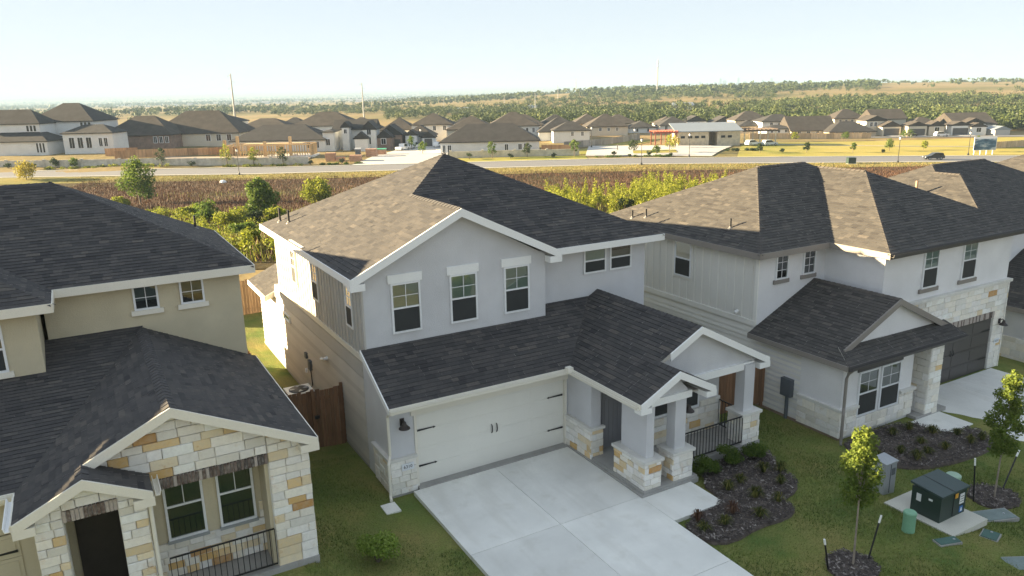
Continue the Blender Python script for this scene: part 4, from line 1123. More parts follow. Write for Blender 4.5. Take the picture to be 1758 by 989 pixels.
# ================================================================== house D and E (beyond, right)
D = thing('house', 'house with brown hip roof partly hidden behind the pale house at far right', 'house', (33, 5, -1.3), 'near row of houses')
ZU = 4.3; xl = 27.55; k = .484
m1 = (31.95, 5.6, ZU+k*4.4); m2_ = (36.6, 5.6, ZU+k*4.4); vf = 1.2; vb = 10.0
bap = (31.33, 3.73, ZU+k*3.78); bv_ = (31.33, vf+(m1[1]-vf)*(31.33-xl)/(m1[0]-xl), bap[2])
pd = [[(xl,-.05,ZU), (xl,bv_[1],ZU), bv_, bap], [(xl,bv_[1],ZU), (xl,vb,ZU), m1, bv_], [(xl,-.05,ZU), bap, (35.1,-.05,ZU)], [bap, bv_, (35.1,vf,ZU), (35.1,-.05,ZU)],
      [bv_, m1, m2_, (41,vf,ZU), (35.1,vf,ZU)], [(xl,vb,ZU), m1, m2_, (41,vb,ZU)], [(41,vf,ZU), m2_, (41,vb,ZU)]]
rf = roof(D, pd, M_SHB, M_SOF, seed=11)
for a, b, i, j in (((xl,-.05,ZU), bap, 0, 2), (bap, bv_, 0, 3), (bv_, m1, 1, 4), (m1, m2_, 4, 5)): ridge(rf, a, b, slope(pd[i]), slope(pd[j]), M_CAPB)
fascia(D, (xl,-.05,ZU), (xl,vb,ZU), (-1,0,0), M_TRT); fascia(D, (xl,-.05,ZU), (35.1,-.05,ZU), (0,-1,0), M_TRT)
box(D, 'upper_wall', M_STW, 27.95, 34.7, .35, 9.6, 1, ZU-.1); box(D, 'lower_wall', M_STG, 27.95, 40, -3.6, 9.6, -1.5, 1.1)
window(D, Fr((0,.35,0), FX, (0,-1,0)), 28.5, 29.1, 3.1, 3.95, grid=(2, 2), split=False, sill=(.08, .14, .06), headmat=M_TRT)
pdl = [[(27.6,-4.0,1.2), (27.6,.35,1.2), (31.3,.35,3.0), (31.3,-4.0,3.0)], [(31.3,-4.0,3.0), (31.3,.35,3.0), (35,.35,1.2), (35,-4.0,1.2)]]
roof(D, pdl, M_SHB, M_SOF, seed=12, name='porch_roof'); fascia(D, (27.6,-4.0,1.2), (27.6,.35,1.2), (-1,0,0), M_TRT)
stones(D, Fr((27.95,0,0), FY, (-1,0,0)), [(-3.7,-1.3), (.5,-1.3), (.5,-.2), (-3.7,-.2)], 0, .08, 91, gold=.02, cw=(.4,.7), ch=(.25,.32))
vent_pipe(D, (29.3,4.6,ZU+k*1.75), .75, plain('pipe_copper', (.35,.22,.14), .5), .06)
E_ = thing('house', 'house with sunlit brown roof at the right edge beyond the others', 'house', (52, 10, -2), 'near row of houses')
pe = [[(43.5,2,3.9), (43.5,13,3.9), (49,7.5,6.6)], [(43.5,2,3.9), (49,7.5,6.6), (55,7.5,6.6), (60,2,3.9)], [(43.5,13,3.9), (60,13,3.9), (55,7.5,6.6), (49,7.5,6.6)], [(60,2,3.9), (55,7.5,6.6), (60,13,3.9)]]
roof(E_, pe, M_SHB, M_SOF, seed=13); box(E_, 'wall', M_STW, 44, 59.5, 2.5, 12.5, -2.2, 3.8)

# ================================================================== drives, beds, lawn
def dz(y, zt): return zt-max(0, -y-1)*.006
def paving(name, label, cat, cells, zt, mat=M_CON):
    t = thing(name, label, cat, (cells[0][0], cells[0][2], zt)); t['kind'] = 'structure'
    for x0, x1, y0, y1 in cells:
        g = .006
        a = [(x0+g,y0+g), (x1-g,y0+g), (x1-g,y1-g), (x0+g,y1-g)]
        MB().hexa([(x, y, dz(y, zt)-.3) for x, y in a]+[(x, y, dz(y, zt)) for x, y in a]).build('slab', mat, t)
    return t
paving('driveway', 'wide pale concrete driveway in front of the white garage door', 'driveway', [(a, b, c, d) for a, b in ((.5, 3.05), (3.05, 5.6)) for c, d in ((-3.68,-.2), (-7.0,-3.68), (-10.3,-7.0), (-13.6,-10.3))], -.01)
paving('walkway', 'square concrete walk slab beside the stone porch pier', 'walkway', [(5.6, 7.32, -5.05, -3.77)], -.012)
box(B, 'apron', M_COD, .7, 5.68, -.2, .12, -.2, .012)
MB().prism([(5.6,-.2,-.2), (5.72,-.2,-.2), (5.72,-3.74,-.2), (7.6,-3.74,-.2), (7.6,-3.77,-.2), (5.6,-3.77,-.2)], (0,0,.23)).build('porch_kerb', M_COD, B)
paving('driveway', 'pale concrete driveway in front of the dark garage door', 'driveway', [(18.6, 21.5, -6.4, -2.5), (21.5, 24.4, -6.4, -2.5), (18.2, 21.3, -10, -6.4), (21.3, 24.2, -10, -6.4), (18, 24, -13.6, -10)], -.55)
paving('walkway', 'concrete entry walk beside the mulch bed of the pale house', 'walkway', [(17.0, 18.6, -5.15, -3.96)], -.50)
mbp = MB(); mbp.box(-.52, -.12, -.85, -.35, -.2, -.06); mbp.build('splash_block', M_CON, label='small concrete splash block below the downspout', cat='splash block')
def smooth_poly(pts, n=2):
    for _ in range(n):
        q = []
        for i in range(len(pts)):
            a, b = pts[i], pts[(i+1)%len(pts)]
            q += [(a[0]*.75+b[0]*.25, a[1]*.75+b[1]*.25), (a[0]*.25+b[0]*.75, a[1]*.25+b[1]*.75)]
        pts = q
    return pts
def inside(px, py, poly):
    c = np.zeros(len(px), bool); n = len(poly)
    for i in range(n):
        x0, y0 = poly[i]; x1, y1 = poly[(i+1)%n]
        c ^= ((y0 > py) != (y1 > py)) & (px < (x1-x0)*(py-y0)/(y1-y0+1e-12)+x0)
    return c
BEDS = []
def bed(label, pts, z, hump=.05, chips=3500):
    a = np.array(pts); lo, hi = a.min(0), a.max(0); c = a.mean(0)
    BEDS.append(pts)
    rings = []; n = len(pts); mb = MB()
    V = []
    for t, h in ((1.0, -.05), (.985, .025), (.93, .045), (.7, hump+.02), (.4, hump+.03)):
        V += [(c[0]+(p[0]-c[0])*t, c[1]+(p[1]-c[1])*t, z+h+(rnd.uniform(-.012, .012) if t < .98 else 0)) for p in pts]
    F = [(i*n+j, i*n+(j+1)%n, (i+1)*n+(j+1)%n, (i+1)*n+j) for i in range(4) for j in range(n)] + [tuple(range(4*n, 5*n))]
    mb.add(V, F)
    o = mb.build('mulch_bed', M_MUL, label=label, cat='mulch bed')
    o['kind'] = 'structure'
    px = rng.uniform(lo[0], hi[0], chips*2); py = rng.uniform(lo[1], hi[1], chips*2)
    k_ = inside(px, py, pts); px, py = px[k_][:chips], py[k_][:chips]
    m = len(px); an = rng.uniform(0, 6.28, m); L = rng.uniform(.015, .05, m); w = L*.35
    d = np.stack([np.cos(an), np.sin(an), rng.uniform(-.4, .4, m)], 1); s = np.stack([-np.sin(an), np.cos(an), rng.uniform(-.4, .4, m)], 1)
    cc = np.stack([px, py, np.full(m, z+hump+.03)+rng.uniform(-.01, .025, m)], 1)
    V = np.stack([cc-d*L[:,None]-s*w[:,None], cc+d*L[:,None]-s*w[:,None], cc+d*L[:,None]+s*w[:,None], cc-d*L[:,None]+s*w[:,None]], 1)
    ch = link('mulch_chips', npmesh('mulch_chips', V, 4, rng.random(m)**2, M_CHIP, ORG[o.name]), o); ch['kind'] = 'stuff'
    return o
M_CHIP = toned('mulch_chip', [(0, (.06,.05,.046)), (.6, (.15,.125,.115)), (1, (.36,.32,.29))], 1, 20, .2, bs=0)
pB = smooth_poly([(7.56,-3.80), (7.36,-5.1), (5.66,-5.12), (5.62,-6.2), (6.2,-6.5), (7.2,-6.35), (8.2,-6.45), (8.75,-6.2), (8.75,-5.75), (9.5,-5.6), (9.95,-5.2), (10.1,-4.4), (10.5,-3.8), (10.7,-3.15), (9.0,-3.12)], 1)
bed('dark mulch bed with plants between the driveway and the porch railing', pB, -.10, chips=6000)
pC = smooth_poly([(13.75,-3.72), (16.9,-3.8), (17.0,-5.2), (18.3,-5.3), (17.9,-6.3), (17.0,-6.6), (15.4,-6.5), (14.1,-6.2), (13.3,-5.5), (13.2,-4.4)], 1)
bed('dark mulch bed in front of the twin windows of the pale house', pC, -.50, chips=5000)
def ring(cx, cy, r, s=.9): return [(cx+r*math.cos(a)*rnd.uniform(.9, 1.1), cy+r*s*math.sin(a)*rnd.uniform(.9, 1.1)) for a in np.linspace(0, 2*math.pi, 18, endpoint=False)]
GZ = -.30
def gz_(x): return float(pad(x))
bed('round mulch ring at the foot of the young tree, bottom right', ring(7.85, -8.55, .62), gz_(7.85), .04, 900)
bed('round mulch ring of the young tree beside the dark garage driveway', ring(14.35, -8.15, .72), gz_(14.3), .04, 900)

# grass blades over the lawn in view
n = 300000
px = rng.uniform(-3.2, 19, n); py = rng.uniform(-13, 3, n)
keep = np.ones(n, bool)
for x0, x1, y0, y1 in ((.45, 5.65, -13.6, 0), (5.55, 7.4, -5.1, -3.7), (16.95, 25, -5.2, 0), (18.0, 25, -13.6, -5), (-.1, 10.7, -3.1, 3), (5.6, 7.65, -3.8, 0), (13.7, 19, -3.9, 3), (-9, -2.45, -1.3, 3)):
    keep &= ~((px > x0) & (px < x1) & (py > y0) & (py < y1))
for p_ in BEDS: keep &= ~inside(px, py, p_)
px, py = px[keep], py[keep]; n = len(px)
hb = rng.uniform(.03, .075, n); an = rng.uniform(0, 6.28, n); w = rng.uniform(.006, .014, n)
base = np.stack([px, py, pad(px)-.012], 1); sd2 = np.stack([np.cos(an), np.sin(an), 0*an], 1)*w[:,None]
tip = base+np.stack([rng.normal(0, .025, n), rng.normal(0, .025, n), hb], 1)
V = np.stack([base-sd2, base+sd2, tip], 1)
pt = .5+.5*np.sin(px*1.1+2*np.sin(py*.7))*np.sin(py*1.3+px*.4)
tag(link('lawn_grass', npmesh('lawn_grass', V, 3, np.clip(.35*pt+rng.random(n)*.55, 0, 1), M_BLADE), None, (0,0,0)), 'short green grass blades covering the front lawns', 'grass', kind='stuff')

# ------------------------------------------------------------------ plants
def leafcloud(cs, rs, n, size, flat=.8, asp=.55):
    cs = np.asarray(cs, float); rs = np.asarray(rs, float)
    if rs.ndim == 1: rs = np.repeat(rs[:,None], 3, 1)
    w = rs.prod(1)**(2/3); i = rng.choice(len(cs), n, p=w/w.sum())
    d = rng.normal(size=(n,3)); d /= np.linalg.norm(d, axis=1)[:,None]
    rr = rng.random(n)**.45
    c = cs[i]+d*rs[i]*rr[:,None]
    nrm = d*.6+rng.normal(size=(n,3))*.7+np.array([0,0,.5]); nrm /= np.linalg.norm(nrm, axis=1)[:,None]
    a = np.cross(nrm, rng.normal(size=(n,3))); a /= np.linalg.norm(a, axis=1)[:,None]
    b = np.cross(nrm, a)
    s = size*rng.uniform(.6, 1.3, n)[:,None]
    V = np.stack([c-a*s, c+b*s*asp, c+a*s, c-b*s*asp], 1)
    return V
def tree(name, label, cat, base, h, w, mat, n=1500, leaf=.18, trunk=.3, seed=1, group=None, blobs=9, bark=M_BARK, r0=None, limbs=6, squash=1., topmat=None):
    q = random.Random(seed)
    t = thing(name, label, cat, base, group)
    b = Vector(base); r0 = r0 or h*.018+.01
    mb = MB()
    lean = Vector((q.uniform(-.04, .04), q.uniform(-.04, .04), 0))*h
    th = h*(trunk+(1-trunk)*.75)
    mb.tube([b-Vector((0,0,.1)), b+lean*.3+Vector((0,0,th*.4)), b+lean+Vector((0,0,th))], [r0*1.25, r0, r0*.25], 7)
    cs = []; rs = []
    z0 = h*trunk
    for i in range(blobs):
        f = (i+.5)/blobs; z = z0+(h-z0)*(.10+.82*f)
        prof = math.sin(math.pi*min(1, .22+.72*f))**.8
        a = i*2.4+q.uniform(-.5, .5); rr = w/2*prof*q.uniform(.35, .75)
        c = b+lean*f+Vector((rr*math.cos(a), rr*math.sin(a), z))
        cs.append(c); e = w*q.uniform(.17, .27)*(.6+.5*prof); rs.append((e, e, e*q.uniform(.7, 1.1)*squash))
        if i < limbs:
            s0 = b+lean*.4+Vector((0,0,z0+(z-z0)*.45)); mb.tube([s0, (s0+c)/2+Vector((0,0,.05*h)), c], [r0*.55, r0*.35, r0*.12], 5)
    cs.append(b+lean+Vector((0,0,h*.9))); rs.append((w*.16, w*.16, h*.09))
    mb.build('trunk', bark, t)
    V = leafcloud(cs, rs, n, leaf)
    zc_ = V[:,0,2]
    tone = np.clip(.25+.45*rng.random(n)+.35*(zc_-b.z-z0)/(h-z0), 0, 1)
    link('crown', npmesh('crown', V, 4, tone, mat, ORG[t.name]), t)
    if topmat:
        m = n//6
        V = leafcloud([b+lean+Vector((.08*w,0,h*.9)), b+lean+Vector((.1*w,.05*w,h*.8))], [w*.2, w*.24], m, leaf)
        link('young_leaves', npmesh('young_leaves', V, 4, rng.random(m), topmat, ORG[t.name]), t)
    return t
def shrub(name, label, cat, base, h, w, mat, n=700, leaf=.1, seed=1, group=None):
    q = random.Random(seed); t = thing(name, label, cat, base, group); b = Vector(base); mb = MB(); cs = []; rs = []
    for i in range(8):
        a = i*2.4; rr = w*.3*q.uniform(.3, 1); z = h*q.uniform(.35, .78)
        c = b+Vector((rr*math.cos(a), rr*math.sin(a), z)); cs.append(c); e = w*q.uniform(.16, .27); rs.append((e, e, h*q.uniform(.15, .26)))
        mb.tube([b, (b+c)/2+Vector((0,0,.05*h)), c], [.02*h, .014*h, .006*h], 4)
    mb.build('stems', M_BARK, t)
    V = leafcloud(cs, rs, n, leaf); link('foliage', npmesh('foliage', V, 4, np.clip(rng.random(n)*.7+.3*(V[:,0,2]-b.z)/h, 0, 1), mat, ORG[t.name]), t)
    return t
def tuft(label, base, h, w, mat, n=90, group=None, name='grass_clump'):
    b = np.array(base); an = rng.uniform(0, 6.28, n); out = rng.uniform(.1, 1, n)*w/2
    d = np.stack([np.cos(an), np.sin(an), 0*an], 1); s = np.stack([-np.sin(an), np.cos(an), 0*an], 1)*.009
    r0 = b+d*(out*.12)[:,None]; hh = h*rng.uniform(.6, 1.05, n)
    m = r0+d*(out*.5)[:,None]+np.array([0,0,1])*(hh*.8)[:,None]; e = r0+d*out[:,None]+np.array([0,0,1])*(hh*(1-.55*out/(w/2)))[:,None]
    V = np.concatenate([np.stack([r0-s, r0+s, m+s, m-s], 1), np.stack([m-s, m+s, e+s*.2, e-s*.2], 1)])
    me = npmesh(name, V, 4, np.tile(rng.random(n), 2), mat, base)
    return tag(link(name, me, None, base), label, 'plant', group)
ORD = ['first', 'second', 'third', 'fourth', 'fifth', 'sixth', 'seventh', 'eighth', 'ninth', 'tenth', 'eleventh', 'twelfth', 'thirteenth', 'fourteenth', 'fifteenth', 'sixteenth', 'seventeenth', 'eighteenth']
def scr(x, y, z=0):
    d = Vector((x-CX, y-CY, z-CZ)); return d.dot(r2)/d.dot(fw)
bB = sorted([(9.41,-4.46), (9.9,-4.65), (9.31,-5.18), (8.43,-4.52), (7.86,-4.65), (8.18,-5.31), (7.57,-6.02), (8.51,-5.8), (7.11,-5.57), (6.06,-5.4), (5.91,-5.77), (6.55,-5.86)], key=lambda p: scr(*p))
for i, (x, y) in enumerate(bB):
    tuft('%s spiky grass clump from the left in the mulch bed by the driveway' % ORD[i], (x, y, -.06), rnd.uniform(.28, .42), rnd.uniform(.42, .62), M_TUFT if i not in (0, 4) else M_WEED, 110, 'clumps in the driveway bed')
bC = sorted([(13.6,-5.1), (15.41,-4.38), (14.45,-5.31), (14.5,-5.8), (15.14,-5.74), (15.84,-5.86), (16.55,-5.0), (16.87,-6.04), (17.12,-5.46), (17.4,-6.1), (16.17,-4.44), (14.27,-4.05), (15.58,-5.23)], key=lambda p: scr(*p))
for i, (x, y) in enumerate(bC):
    tuft('%s grass clump from the left in the bed before the pale house' % ORD[i], (x, y, -.46), rnd.uniform(.26, .4), rnd.uniform(.42, .6), M_TUFT, 110, 'clumps in the bed of the pale house')
for i, (x, y) in enumerate([(8.0,-3.62), (9.0,-3.62), (9.85,-3.72)]):
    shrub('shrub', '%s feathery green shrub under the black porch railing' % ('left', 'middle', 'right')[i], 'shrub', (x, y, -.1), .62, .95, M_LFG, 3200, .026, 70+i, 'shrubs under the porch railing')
shrub('shrub', 'bright green shrub on the dark lawn at the bottom edge', 'shrub', (-1.5,-2.85,-.05), .95, 1.35, leafmat('leaf_lime', (.09,.15,.02), (.19,.28,.04), (.34,.42,.09)), 3200, .036, 80)
M_LFS = leafmat('leaf_sapling', (.05,.09,.016), (.125,.185,.030), (.24,.29,.055), .4)
def young_tree(label, x, y, h, w, trunk, seed, top, stakes, n=4800):
    z = gz_(x)
    t = tree('young_tree', label, 'tree', (x, y, z+.05), h, w, M_LFS, n, .040, trunk, seed, 'staked young trees', 16, M_BARKP, .02, 10, 1.45, top)
    return t
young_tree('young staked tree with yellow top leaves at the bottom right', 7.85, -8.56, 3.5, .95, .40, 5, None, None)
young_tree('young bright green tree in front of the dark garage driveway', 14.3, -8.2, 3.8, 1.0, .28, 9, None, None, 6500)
def stake(label, base, top):
    s_ = thing('tree_stake', label, 'stake', base, 'tree stakes')
    b, t = Vector(base), Vector(top); m = b+(t-b)*.84
    MB().tube([b-Vector((0,0,.1)), m], .022, 6).build('shaft', M_BLK, s_); MB().tube([m, t], .026, 6).build('white_tip', M_TRW, s_)
stake('black tree stake with white tip at the very bottom edge', (7.32,-8.34,-.15), (7.05,-8.34,.74)); stake('leaning black tree stake right of the yellow-topped young tree', (8.32,-8.58,-.15), (8.68,-8.58,.95))
stake('upright black tree stake beside the pale green pedestal', (13.68,-8.0,-.5), (13.45,-8.0,.84)); stake('leaning black tree stake near the dark garage driveway', (14.95,-8.04,-.55), (15.68,-8.0,.49))

# ------------------------------------------------------------------ utilities on the lawn
z = gz_(11.6)
T = thing('transformer', 'dark green electrical transformer cabinet with warning labels on a concrete pad', 'transformer', (11.75,-8.2,z))
M_TG = plain('transformer_green', (.022,.042,.034), .45, .12, 2, 30, .06); M_TGT = plain('transformer_lid_green', (.045,.07,.07), .5, .1, 2, 30, .06)
MB().box(11.22, 12.30, -8.50, -7.72, z+.12, z+.82).build('cabinet', M_TG, T)
MB().prism([(11.18,-8.54,z+.82), (12.34,-8.54,z+.82), (12.34,-7.68,z+.90), (11.18,-7.68,z+.90)], (0,0,.05)).build('lid', M_TGT, T)
MB().prism([(11.70,-8.545,z+.874), (11.72,-8.545,z+.874), (11.72,-7.675,z+.953), (11.70,-7.675,z+.953)], (0,0,.004)).build('lid_seam', M_BLK, T)
MB().box(11.752, 11.765, -8.512, -8.5, z+.16, z+.78).build('door_seam', M_BLK, T)
M_LAB = plain('label_white', (.75,.76,.74), .5, .03); M_LABB = plain('label_blue', (.05,.18,.45), .5, .03); M_LABO = plain('label_orange', (.75,.38,.05), .5, .03)
def decal(nm, m, *a): return MB().box(*a).build(nm, m, T)
decal('label', M_LAB, 11.206, 11.219, -7.98, -7.86, z+.48, z+.68); decal('label', M_LAB, 11.206, 11.219, -8.28, -8.18, z+.62, z+.67)
decal('label', M_LAB, 12.02, 12.20, -8.514, -8.501, z+.42, z+.70); decal('label', M_LABB, 12.05, 12.18, -8.514, -8.501, z+.18, z+.34); decal('label', M_LABO, 11.80, 11.92, -8.514, -8.501, z+.64, z+.76); decal('label', M_LABO, 12.301, 12.312, -8.38, -8.28, z+.62, z+.76)
mb = MB(); mb.prism([(12.075,-8.515,z+.21), (12.155,-8.515,z+.21), (12.13,-8.515,z+.30), (12.10,-8.515,z+.30)], (0,-.002,0)); mb.build('label_symbol', M_LAB, T)
for i in range(3): decal('label_line', M_BLK, 12.04, 12.18, -8.5165, -8.5145, z+.48+i*.07, z+.495+i*.07)
MB().prism([(10.98,-9.02,z-.05), (12.45,-9.02,z-.05), (12.45,-7.15,z-.05), (10.98,-7.15,z-.05)], (0,0,.17)).build('pad', M_PAD, T)
Mt = thing('utility_cabinet', 'light grey metal utility cabinet standing in the grass near the mulch bed', 'cabinet', (11.66,-6.6,z))
MB().box(11.42, 11.90, -6.82, -6.42, z-.05, z+.92).build('cabinet', M_GRM, Mt); MB().prism([(11.40,-6.85,z+.92), (11.92,-6.85,z+.92), (11.92,-6.40,z+.97), (11.40,-6.40,z+.97)], (0,0,.03)).build('lid', M_GRM, Mt)
MB().box(11.405, 11.42, -6.80, -6.64, z+.05, z+.9).build('side_door', M_GRM, Mt); MB().tube([(11.42,-6.55,z+.68), (11.30,-6.55,z+.68)], .085, 14).build('meter', M_VIN, Mt); MB().box(11.64, 11.66, -6.832, -6.821, z+.05, z+.88).build('door_seam', M_DKM, Mt)
MB().box(11.70, 11.84, -6.83, -6.821, z+.55, z+.75).build('label', M_DKM, Mt)
M_PED = plain('pedestal_green', (.36,.50,.38), .5, .06, 2, 20, .05); M_PEDD = plain('pedestal_mid_green', (.20,.40,.26), .5, .06, 2, 20, .05)
for lab, x, y, r, h, m in (('tall pale green cylinder pedestal behind the transformer', 13.55, -7.45, .19, .62, M_PED), ('short green cylinder pedestal in front of the transformer', 10.28, -8.30, .15, .55, M_PEDD)):
    zz_ = gz_(x); p = thing('pedestal', lab, 'pedestal', (x, y, zz_)); MB().lathe((x, y, zz_-.05), [(r*1.05,0), (r,.05), (r*.96,h), (r*.9,h+.01)], 20).build('body', m, p); MB().lathe((x, y, zz_-.05+h), [(r*1.04,-.05), (r*1.04,.01), (r*.9,.035), (.02,.045)], 20).build('cap', m, p)
M_VLV = plain('valve_green', (.06,.13,.11), .7, .25, 3, 20, .2); M_LID = plain('vault_grey', (.20,.25,.24), .85, .2, 3, 30, .3)
def lidobj(label, x, y, L, w_, rot, m, name='ground_vault'):
    zz_ = gz_(x); t = thing(name, label, 'vault', (x, y, zz_)); c, s_ = math.cos(rot), math.sin(rot)
    def f(a, b): return (x+a*c-b*s_, y+a*s_+b*c)
    MB().prism([(*f(a, b), zz_-.1) for a, b in ((-L,-w_), (L,-w_), (L,w_), (-L,w_))], (0,0,.15)).build('rim', M_COD, t)
    MB().prism([(*f(a, b), zz_+.02) for a, b in ((-L*.93,-w_*.86), (L*.93,-w_*.86), (L*.93,w_*.86), (-L*.93,w_*.86))], (0,0,.045)).build('lid', m, t)
    MB().lathe((*f(L*.6, 0), zz_+.064), [(.03,0), (.03,.012), (.015,.014)], 8).build('bolt', M_GRM, t)
lidobj('long grey vault lid in the grass right of the transformer', 13.2, -8.72, .62, .26, -.35, M_LID); lidobj('dark green valve lid in the grass below the transformer pad', 10.6, -9.1, .3, .14, -.3, M_VLV); lidobj('square dark green valve lid right of the transformer pad', 12.0, -9.35, .22, .2, .3, M_VLV); lidobj('grey vault lid at the bottom right corner', 11.4, -10.5, .5, .28, -.5, M_LID)

# ================================================================== scrub between the yards and the far road
def rows(n, u0, u1, v0, v1):
    u = rng.uniform(u0, u1, n); v = rng.uniform(v0, v1, n)
    x, y = XY(u, v); return u, v, x, y, H(x, y)
def vnoise(x, y, s, seed=0):
    """two-octave value noise, 0..1"""
    T = np.random.default_rng(seed).random((64, 64)); x = np.asarray(x, float); y = np.asarray(y, float); out = 0
    for f, a in ((.45, .62), (1.13, .38)):
        X, Y = x*s*f+17.3*f, y*s*f-9.1*f; i0 = np.floor(X).astype(int); j0 = np.floor(Y).astype(int); p = X-i0; q = Y-j0
        p = p*p*(3-2*p); q = q*q*(3-2*q); g = lambda a_, b_: T[a_ % 64, b_ % 64]
        out = out+a*((g(i0, j0)*(1-p)+g(i0+1, j0)*p)*(1-q)+(g(i0, j0+1)*(1-p)+g(i0+1, j0+1)*p)*q)
    return np.clip((out-.5)*1.6+.5, 0, 1)
def blades(name, label, n, u0, u1, v0, v1, h, w, mat, mask, tn=(0, 1), cat='weeds', lean=.25):
    u, v, x, y, z = rows(n, u0, u1, v0, v1)
    k_ = rng.random(n) < mask(u, v, x, y); x, y, z = x[k_], y[k_], z[k_]; m = len(x)
    hh = rng.uniform(h[0], h[1], m); an = rng.uniform(0, 6.28, m); ww = rng.uniform(w[0], w[1], m)
    b = np.stack([x, y, z], 1); s = np.stack([np.cos(an), np.sin(an), 0*an], 1)*ww[:,None]
    t = b+np.stack([rng.normal(0, lean, m)*hh, rng.normal(0, lean, m)*hh, hh], 1)
    V = np.stack([b-s, b+s, t+s*.35, t-s*.35], 1)
    return tag(link(name, npmesh(name, V, 4, np.clip(tn[0]+(tn[1]-tn[0])*rng.random(m)**1.3, 0, 1), mat), None, (0,0,0)), label, cat, kind='stuff')
blades('dry_weeds', 'brown dry weeds standing along the slope below the far road', 420000, -95, 105, 104, 174, (.18, .62), (.015, .05), M_WEED, lambda u, v, x, y: (.12+.88*vnoise(x, y, .12, 1)*(.35+.65*vnoise(x, y, .7, 41)))*np.clip((174.5-v)/4, 0, 1)*np.clip((v-104)/14, .1, 1))
blades('green_weeds', 'green and yellow undergrowth on the slope behind the back yards', 120000, -70, 85, 50, 150, (.25, .95), (.03, .08), M_WEEDG, lambda u, v, x, y: (.15+.85*vnoise(x, y, .16, 2))*np.clip((119-v)/16, .10*vnoise(x, y, .09, 44), 1))
blades('brown_brush', 'rusty brown weeds among the green undergrowth', 40000, -60, 75, 50, 112, (.3, 1.1), (.03, .08), M_WEED, lambda u, v, x, y: vnoise(x, y, .22, 3)**2)
blades('verge_grass', 'golden grass tufts on the mown verge of the far road', 45000, -100, 110, 172, 179, (.06, .25), (.04, .12), leafmat('grass_gold', (.17,.14,.045), (.27,.22,.07), (.40,.31,.11), .15), lambda u, v, x, y: .3+.7*vnoise(x, y, .3, 4))
# willow thicket: many slender plumes
pl_ = []
for _ in range(300):
    u = rnd.uniform(5, 38); v = rnd.uniform(96, 134)
    if abs(u-(6+(v-96)*.05)) < 0: continue
    if v > 118 and u < 18+(v-118)*.3: continue
    p = P3(u, v); hh = rnd.uniform(1.7, 3.8)
    for j in range(3):
        pl_.append(((p.x+rnd.uniform(-.5, .5), p.y+rnd.uniform(-.5, .5), p.z+hh*(.25+.3*j)), (.55*(1-.18*j), .55*(1-.18*j), hh*.26)))
V = leafcloud([c for c, r_ in pl_], [r_ for c, r_ in pl_], 60000, .13)
tag(link('willow_thicket', npmesh('willow_thicket', V, 4, rng.random(len(V)), M_LFW), None, (0,0,0)), 'yellow-green willow thicket seen between the grey and pale houses', 'thicket', kind='stuff')
for lab, px_, v, h, w, m, tr, sd_, n in (
    ('tall leafy green tree beside the brown weeds, above the tan roof', 245, 130, 7.8, 6.2, M_LFG, .12, 3, 4200),
    ('dense green tree left of the grey roof, among the scrub', 455, 101, 6.0, 4.2, M_LFG, .12, 4, 3600),
    ('rounded bright green tree just left of the grey roof slope', 552, 124, 4.2, 5.0, M_LFY, .1, 5, 3200),
    ('small golden tree on the verge at the left edge', 50, 176, 4.2, 5.2, M_LFO, .15, 6, 1500)):
    p = P3((px_-879)/1316.5*(.968*v+4.5), v)
    tree('scrub_tree', lab, 'tree', p, h, w, m, n, .20, tr, sd_, None, 12, squash=1.1)
for lab, px_, v, h, w, m, sd_ in (
    ('bright yellow-green bush below the dense green tree', 480, 93, 2.8, 4.2, M_LFY, 21), ('green bush behind the tan roof, left of the dense tree', 362, 98, 3.4, 4.0, M_LFG, 22), ('bushy green shrub right behind the tan roof', 400, 88, 3.4, 4.4, M_LFY, 23),
    ('low green shrub halfway down between the two roofs', 425, 76, 2.2, 3.2, M_LFG, 24), ('dark green shrub beneath the dense scrub tree', 440, 92, 2.6, 3.2, M_LFD, 25), ('small bright green bush above the cedar back fence', 446, 58, 1.6, 1.7, M_LFY, 26),
    ('yellow-green shrub behind the tan roof ridge', 330, 104, 2.2, 3.6, M_LFY, 27), ('dark shrub in front of the willow thicket', 1075, 104, 2.0, 3.0, M_LFD, 28), ('olive shrub low behind the grey house side', 470, 70, 1.8, 3.0, M_LFG, 29), ('green bush at the left foot of the tall leafy tree', 215, 124, 2.2, 3.4, M_LFY, 30)):
    shrub('scrub_bush', lab, 'bush', P3((px_-879)/1316.5*(.968*v+4.5), v), h, w, m, 1600, .16, sd_)
cs = []; rs = []
for _ in range(210):
    v = rnd.uniform(52, 116); px_ = rnd.uniform(250, 640); u = (px_-879)/1316.5*(.968*v+4.5)
    if rnd.random() > .35+.65*float(vnoise(np.array(u), np.array(v), .16, 31)): continue
    p = P3(u, v); hh = rnd.uniform(.6, 1.9); w_ = hh*rnd.uniform(.5, .9)
    for j in range(3): cs.append((p.x+rnd.uniform(-w_, w_), p.y+rnd.uniform(-w_, w_), p.z+hh*rnd.uniform(.25, .75))); rs.append((w_*.6, w_*.6, hh*.35))
V = leafcloud(cs, rs, 30000, .12); gi = rng.random(len(V))
tag(link('scrub_thicket', npmesh('scrub_thicket', V, 4, gi, M_LFY), None, (0,0,0)), 'tangled yellow-green scrub behind the tan and grey roofs', 'scrub', kind='stuff')
p = P3(-62.5, 168); mb = MB(); mb.lathe(p, [(.2,0), (.75,.15), (.6,.5), (.25,.7), (.05,.72)], 9); mb.build('white_bag', M_TRW, label='small white bag lying in the weeds by the far road', cat='bag')

